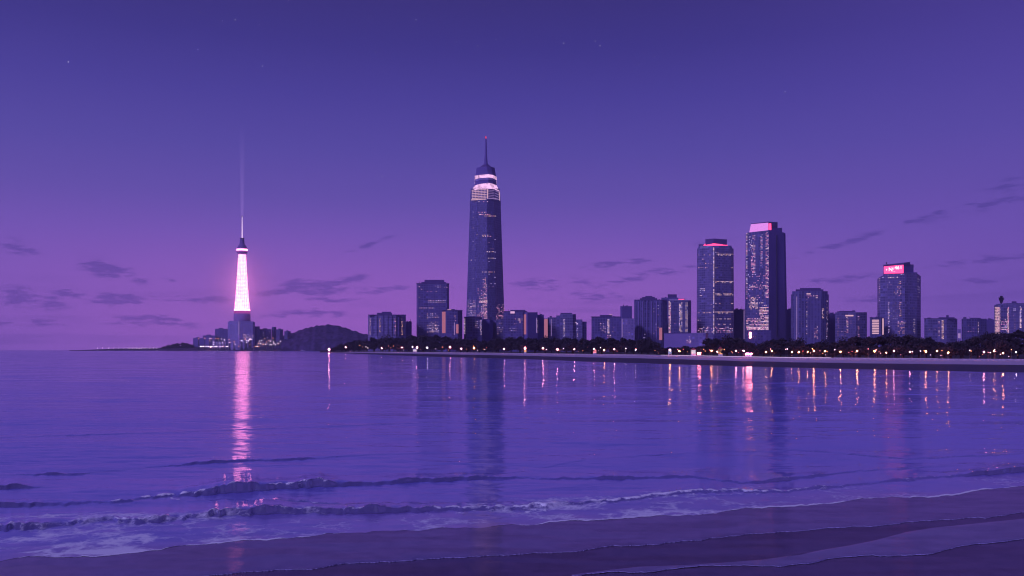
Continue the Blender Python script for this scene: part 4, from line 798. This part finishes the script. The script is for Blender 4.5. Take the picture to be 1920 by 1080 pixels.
for foot, amp, fo, sd in RG:
    db = DG(ip(cols, foot)); A_ = ip(cols, amp); F_ = ip(cols, fo)
    lump = vn(cols+5000, .03, sd)*.5+np.sqrt(np.abs(vn(cols+5000, .055, sd+40)-.5)*1.6)*.32+vn(cols+5000, .16, sd+70)*.12
    F_ = F_*(.3+1.1*vn(cols+5000, .012, sd+55))
    A_ = A_*(.15+.95*lump)*(.55+.75*vn(cols+5000, .008, sd+33))
    wf = np.maximum(.16, A_*.85)
    dc = db+wf+(vn(cols+5000, .09, sd+90)-.5)*.3
    s = D_-dc[None, :]; ss = np.clip(1+s/wf[None, :], 0, 1); fr = np.sqrt(np.clip(ss, 0, 1))*ss**.5
    bk = np.exp(-(np.maximum(s, 0)/(1.1+A_*4)[None, :])**2)
    prof = np.where(s < 0, fr, bk)
    ker = np.hanning(81); ker /= ker.sum(); As = np.convolve(np.pad(A_, 40, 'edge'), ker, 'valid')
    Ae = As[None, :]+(A_-As)[None, :]*np.where(s > 0, np.exp(-(s/.3)**2), 1)
    hh = Ae*prof
    hh *= 1+.10*(f2(P_*.16, D_*5, sd+3, 3)-.5)*(s < .3)
    h = h*(1-prof)+h*prof*.3+hh
    on = np.clip(A_/.05, 0, 1)[None, :]
    front_shade = np.maximum(front_shade, (np.clip(A_/.09, 0, 1)*(1-.35*np.clip(F_, 0, 1)))[None, :]*np.clip(1-np.abs(s+wf[None, :]*.5)/(wf[None, :]*.9+.12), 0, 1)**.5)  # painted shade: mask that darkens the water colour on the wave fronts
    nz = f2(P_*.09+11, D_*2.5, sd+5, 4)
    foam = np.maximum(foam, on*F_[None, :]*np.exp(-((s-.08)/.15)**2)*np.clip(nz*3.2-.55, 0, 1.5))
    foam = np.maximum(foam, on*F_[None, :]*np.exp(-((s+wf[None, :]+.25)/.3)**2)*np.clip(nz*2.2-.75, 0, 1)*.9)
# sheets of foam behind the breaking line and along the edge
ed = (sh[None, :]-Yw)
foam = np.maximum(foam, np.exp(-(ed/2.4)**2)*(.1+1.3*vn(cols+5000, .012, 61)*(.4+.8*vn(cols+5000, .09, 62)))[None, :]*np.clip((D_ < 200), 0, 1))
shal = np.exp(-np.maximum(ed, 0)/38)*(.35+.65*np.clip(f2(Xw*.35+40, D_*.9+12, 91, 3)*2-.4, 0, 1))
zone = ip(cols, [(-300,.9),(0,.85),(250,.75),(400,.5),(520,.3),(700,.28),(860,.42),(1000,.5),(1250,.45),(1400,.3),(1500,.2),(1920,.25),(2250,.3)])
yhi = ip(cols, [(-300,985),(0,958),(300,952),(500,945),(960,925),(1400,905),(1920,878),(2250,850)])
tt = np.clip((Yw-yhi[None, :])/14, 0, 1)
lacy = zone[None, :]*tt*(.55+.6*np.clip(1-ed/60, 0, 1))
lac = np.clip(f2(Xw*1.0+70, D_*1.6+30, 71, 4)*2.4-.72, 0, 1.4)
foam2 = lacy*lac
h += .02*foam*(ed > 1)
h[0, :] = 0.0; h *= np.clip(ed/6, 0, 1)
h = np.maximum(h, -.06)
nR, nC = D_.shape
co = np.stack([Xw, D_, h], -1).reshape(-1, 3).astype('f')
me = bpy.data.meshes.new('sea'); me.vertices.add(nR*nC); me.vertices.foreach_set('co', co.ravel())
I = np.arange(nR*nC).reshape(nR, nC); q = np.stack([I[:-1, :-1], I[:-1, 1:], I[1:, 1:], I[1:, :-1]], -1).reshape(-1, 4)
me.loops.add(q.size); me.loops.foreach_set('vertex_index', q.ravel().astype('i')); me.polygons.add(len(q)); me.polygons.foreach_set('loop_start', np.arange(0, q.size, 4, dtype='i'))
me.update(calc_edges=True); me.polygons.foreach_set('use_smooth', np.ones(len(q), dtype=bool))
for nm, arr in (('foam', foam), ('lace', foam2), ('front_shade', front_shade), ('shallow', shal)):
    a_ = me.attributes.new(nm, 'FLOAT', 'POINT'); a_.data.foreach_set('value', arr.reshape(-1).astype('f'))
def water_mat(name, body, ior, slope, rough, tint=(1,1,1,1), foamy=True, sandy=False, micro=.07):
    if sandy: micro = .0
    m, n, out = newmat(name); g = n.new('ShaderNodeNewGeometry'); P = g.outputs['Position']; s = n.new('ShaderNodeSeparateXYZ'); n.l.new(P, s.inputs[0])
    v1 = n.xyz(n.m('MULTIPLY', s.outputs[0], .10), n.m('MULTIPLY', s.outputs[1], .28), 0)
    v2 = n.xyz(n.m('MULTIPLY', s.outputs[0], 1.1), n.m('MULTIPLY', s.outputs[1], 3.2), 5)
    def nrm(v, det, amp, r=.6):
        c = n.noise(v, 1, det, r, 'Color'); sp_ = n.new('ShaderNodeSeparateColor'); n.l.new(c, sp_.inputs[0])
        return [n.m('MULTIPLY', n.m('SUBTRACT', sp_.outputs[i], .5), amp) for i in (0, 1)]
    far = n.m('MULTIPLY', n.mr(s.outputs[1], 35, 300, 1, 2.6, False), n.mr(n.noise(n.xyz(n.m('MULTIPLY', s.outputs[0], .012), n.m('MULTIPLY', s.outputs[1], .045), 2), 1, 4, .6), .35, .65, .45, 1.5)) if foamy else 1.0
    a = [n.m('MULTIPLY', q_, far) for q_ in nrm(v1, 7, slope)]; b = nrm(v2, 3, slope*.9); cc = nrm(n.xyz(n.m('MULTIPLY', s.outputs[0], 4), n.m('MULTIPLY', s.outputs[1], 13), 8), 3, 1.0)
    tl = n.xyz(n.m('ADD', n.m('ADD', n.m('MULTIPLY', a[0], .5), n.m('MULTIPLY', b[0], 1.6)), n.m('MULTIPLY', cc[0], micro*.2)), n.m('ADD', n.m('ADD', a[1], b[1]), n.m('MULTIPLY', cc[1], micro)), 0)
    ad = n.new('ShaderNodeVectorMath', operation='ADD'); n.l.new(g.outputs['Normal'], ad.inputs[0]); n.l.new(tl, ad.inputs[1])
    nm_ = n.new('ShaderNodeVectorMath', operation='NORMALIZE'); n.l.new(ad.outputs[0], nm_.inputs[0]); N = nm_.outputs[0]
    fr = n.new('ShaderNodeFresnel'); fr.inputs[0].default_value = ior; n.l.new(N, fr.inputs[1])
    gl = n.new('ShaderNodeBsdfGlossy'); gl.inputs['Color'].default_value = tint; gl.inputs['Anisotropy'].default_value = .68; n.l.new(n.xyz(1.0, 0.0, 0.0), gl.inputs['Tangent']); gl.inputs['Roughness'].default_value = rough; n.l.new(N, gl.inputs['Normal'])
    df = n.new('ShaderNodeBsdfDiffuse')
    if foamy: n.con(n.mr(s.outputs[1], 24, 200, .092, .066), gl.inputs['Roughness'])
    if sandy:
        z = n.noise(P, 3, 6); z2 = n.noise(n.xyz(n.m('MULTIPLY', s.outputs[0], .4), n.m('MULTIPLY', s.outputs[1], 1.4), 0), 1, 4)
        n.con(n.mix(n.mr(n.m('ADD', n.m('MULTIPLY', z, .5), n.m('MULTIPLY', z2, .5)), .35, .65), tuple(x*.5 for x in body[:3])+(1,), tuple(x*1.6 for x in body[:3])+(1,)), df.inputs[0])
    else:
        shd = n.new('ShaderNodeAttribute', attribute_name='front_shade').outputs['Fac']
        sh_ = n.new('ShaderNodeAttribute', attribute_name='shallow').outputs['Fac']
        n.con(n.mix(shd, n.mix(n.m('MULTIPLY', sh_, .9), body, (.40,.22,.42,1)), (.085,.06,.15,1)), df.inputs[0])  # wave fronts get their dark shade from the body colour
    if sandy: n.con(n.mr(z2, .35, .65, rough*.6, rough*1.8), gl.inputs['Roughness'])
    mx = n.new('ShaderNodeMixShader'); n.l.new(fr.outputs[0], mx.inputs[0]); n.l.new(df.outputs[0], mx.inputs[1]); n.l.new(gl.outputs[0], mx.inputs[2]); res = mx.outputs[0]
    if foamy:
        fo = n.new('ShaderNodeAttribute', attribute_name='foam').outputs['Fac']; la = n.new('ShaderNodeAttribute', attribute_name='lace').outputs['Fac']
        wv = n.noise(P, 1.2, 4, .6, 'Color'); wa = n.new('ShaderNodeVectorMath', operation='MULTIPLY_ADD'); n.l.new(wv, wa.inputs[0]); wa.inputs[1].default_value = (.9, .9, .9); n.l.new(P, wa.inputs[2])
        vo = n.new('ShaderNodeTexVoronoi', feature='DISTANCE_TO_EDGE'); n.l.new(wa.outputs[0], vo.inputs['Vector']); vo.inputs['Scale'].default_value = 1.5
        vo2 = n.new('ShaderNodeTexVoronoi', feature='DISTANCE_TO_EDGE'); n.l.new(wa.outputs[0], vo2.inputs['Vector']); vo2.inputs['Scale'].default_value = 4.5
        web = n.m('SUBTRACT', 1, n.m('ADD', n.m('MULTIPLY', vo.outputs[0], 2.4), n.m('MULTIPLY', vo2.outputs[0], 1.3)))
        fn = n.noise(P, 9, 5, .65)
        ff = n.mr(n.m('ADD', fo, n.m('MULTIPLY', n.m('SUBTRACT', fn, .5), .9)), .3, .75)
        lf = n.m('MULTIPLY', n.mr(n.m('ADD', n.m('ADD', n.m('MULTIPLY', web, .45), n.m('MULTIPLY', n.m('SUBTRACT', fn, .5), .5)), la), .42, .98), .85)
        lf = n.m('MULTIPLY', lf, n.mr(la, .02, .2))
        f_ = n.m('MAXIMUM', ff, lf, clamp=True)
        fd = n.new('ShaderNodeBsdfDiffuse'); fd.inputs[0].default_value = (.80,.80,.86,1)
        m2 = n.new('ShaderNodeMixShader'); n.l.new(f_, m2.inputs[0]); n.l.new(res, m2.inputs[1]); n.l.new(fd.outputs[0], m2.inputs[2]); res = m2.outputs[0]
    n.l.new(res, out.inputs[0]); return m
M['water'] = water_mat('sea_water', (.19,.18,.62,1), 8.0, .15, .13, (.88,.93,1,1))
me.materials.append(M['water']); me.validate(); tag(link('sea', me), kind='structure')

# ------------------------------------------------------------------ foreground sand and thin sheets of backwash
def sz(px, Y): # height of the sand surface
    ds = DG(ip(px, SH)); s = Y-ds
    return np.where(s > .6, -.008-.05*(s-.6), -.008+.0022*np.minimum(np.maximum(-s, 0), 30))
pc = np.linspace(-1600, 3500, 260); V = []; Fc = []
yy = np.concatenate([np.linspace(-1, 1, 40)*0, []])
yrows = np.concatenate([np.linspace(-60, 260, 60), [320, 420, 600, 900, 1500]])
for i, px in enumerate(pc):
    for j, dy in enumerate(yrows):
        D = DG(max(ip(px, SH)+dy, 690)); V.append((PX(px, D), D, float(sz(px, D))))
        if i and j: k_ = i*len(yrows)+j; Fc.append((k_-len(yrows), k_-len(yrows)-1, k_-1, k_))
M['sand'] = water_mat('wet_sand', (.065,.04,.055,1), 5.0, .05, .11, (.68,.58,.72,1), False, True)
Fc = [f[::-1] for f in Fc]
sb = mesh('beach', V, Fc, M['sand'], smooth=True); tag(link('beach', sb), kind='structure')
tag(link('seabed', mesh('seabed', [(-4500,-280,-1.2),(4500,-280,-1.2),(4500,3660,-1.2),(-4500,3660,-1.2)], [(0,1,2,3)], M['soil'])), kind='structure')
M['film'] = water_mat('backwash_film', (.11,.07,.11,1), 8.0, .03, .10, (.88,.80,.96,1), False, True)
M['pool'] = water_mat('pool_film', (.10,.07,.12,1), 8.0, .03, .10, (.95,.92,1,1), False, True)
M['foamline'] = flat('foam_edge', (.34,.31,.55,1), .8, .3, .2, 8)
def sheet(name, up, lo, mat, x0, x1, lift, lip=True, seed=30):
    xs = np.linspace(x0, x1, int((x1-x0)/2)); yu = ip(xs, up); yl = ip(xs, lo)+(vn(xs+5000, .014, seed)-.5)*7+(vn(xs+5000, .06, seed+1)-.5)*2.4+(vn(xs+5000, .4, seed+2)-.5)*.8
    yl = np.maximum(yl, yu+.3); V = []; Fc = []; R_ = 14
    for i, x in enumerate(xs):
        for j in range(R_):
            y = yu[i]+(yl[i]-yu[i])*j/(R_-1); D = DG(y); V.append((PX(x, D), D, float(sz(x, D))+lift*(1 if 0 < j < R_-1 else .4)))
            if i and j: k_ = i*R_+j; Fc.append((k_-R_, k_, k_-1, k_-R_-1)[::-1])
    tag(link(name, mesh(name, V, [f[::-1] for f in Fc], mat, smooth=True)), kind='structure')
    if lip:
        V = []; Fc = []
        for i, x in enumerate(xs):
            wd = max(0, (vn(np.array([x+5000.]), .03, seed+9)[0]-.62))*1.6+max(0, vn(np.array([x+5000.]), .3, seed+11)[0]-.7)
            for j, dy in enumerate((-wd, -wd*.3, .12 if wd > .05 else .02)):
                D = DG(yl[i]+dy); V.append((PX(x, D), D, float(sz(x, D))+lift+(.0, .006, -.003)[j]+.003))
                if i and j: k_ = i*3+j; Fc.append((k_-3, k_-4, k_-1, k_))
        tag(link(name+'_foam', mesh(name+'_foam', V, [f[::-1] for f in Fc], M['foamline'])), kind='stuff')
        bpy.data.objects[name+'_foam']['label'] = 'thin broken line of foam on the wet sand'; bpy.data.objects[name+'_foam']['category'] = 'foam'
up1 = [(p, y-4) for p, y in SH]
L2 = [(-1600,1260),(-300,1180),(0,1120),(300,1092),(430,1076),(520,1068),(600,1063),(700,1055),(850,1048),(960,1042),(1080,1035),(1130,1026),(1290,1015),(1400,1005),(1560,992),(1700,982),(1920,962),(2250,930),(3500,860)]
sheet('backwash', up1, L2, M['film'], -1600, 3500, .006, True, 30)
L3 = [(1070,1079),(1140,1070),(1200,1063),(1300,1060),(1430,1050),(1500,1040),(1540,1032),(1600,1022),(1640,1014),(1700,998),(1750,990),(1800,985),(1860,979),(1920,973),(2100,960)]
L4 = [(1070,1080),(1180,1074),(1300,1063),(1380,1062),(1460,1062),(1520,1055),(1600,1047),(1700,1045),(1750,1041),(1800,1030),(1830,1024),(1880,1018),(1920,1011),(2100,985)]
sheet('shallow_pool', L3, L4, M['pool'], 1072, 2100, .012, True, 50)
# strip of smoother wetter sand above the pool is part of the beach itself

# ------------------------------------------------------------------ haze
HAZE = True
if HAZE:
    m, n4, out = newmat('evening_haze'); v_ = n4.new('ShaderNodeVolumePrincipled'); v_.inputs['Color'].default_value = (.86,.82,1,1); v_.inputs['Density'].default_value = .00013; v_.inputs['Anisotropy'].default_value = .35
    n4.l.new(v_.outputs[0], out.inputs['Volume']); b_ = MB(); b_.box(-4600, 4600, -300, 3750, -2.4, 720)
    tag(b_.build('haze', m), 'thin violet evening haze over the bay', 'haze', kind='stuff')

# ------------------------------------------------------------------ camera, light, view
sun = bpy.data.lights.new('sun', 'SUN'); sun.energy = 2.3; sun.angle = math.radians(12); sun.color = (.50,.42,1.0)
so = bpy.data.objects.new('sun', sun); C.objects.link(so); so.rotation_euler = (math.radians(62), 0, math.radians(-42))
cam = bpy.data.cameras.new('camera'); co_ = bpy.data.objects.new('camera', cam); C.objects.link(co_); co_.location = (0, 0, CH); co_.rotation_euler = (math.pi/2, 0, 0)
cam.sensor_width = 36; cam.lens = 36*F/1920; cam.shift_y = (HY-540)/1920; cam.clip_end = 30000; cam.clip_start = .1; sc.camera = co_
vs = sc.view_settings; vs.view_transform = 'Standard'; vs.look = 'None'; vs.exposure = 0; vs.gamma = 1
cy = sc.cycles; cy.filter_width = 1.15; cy.use_denoising = True; cy.max_bounces = 5; cy.diffuse_bounces = 2; cy.glossy_bounces = 3; cy.volume_bounces = 0; cy.transmission_bounces = 1; cy.sample_clamp_indirect = 14; cy.caustics_reflective = False; cy.use_light_tree = True
sc.render.film_transparent = False
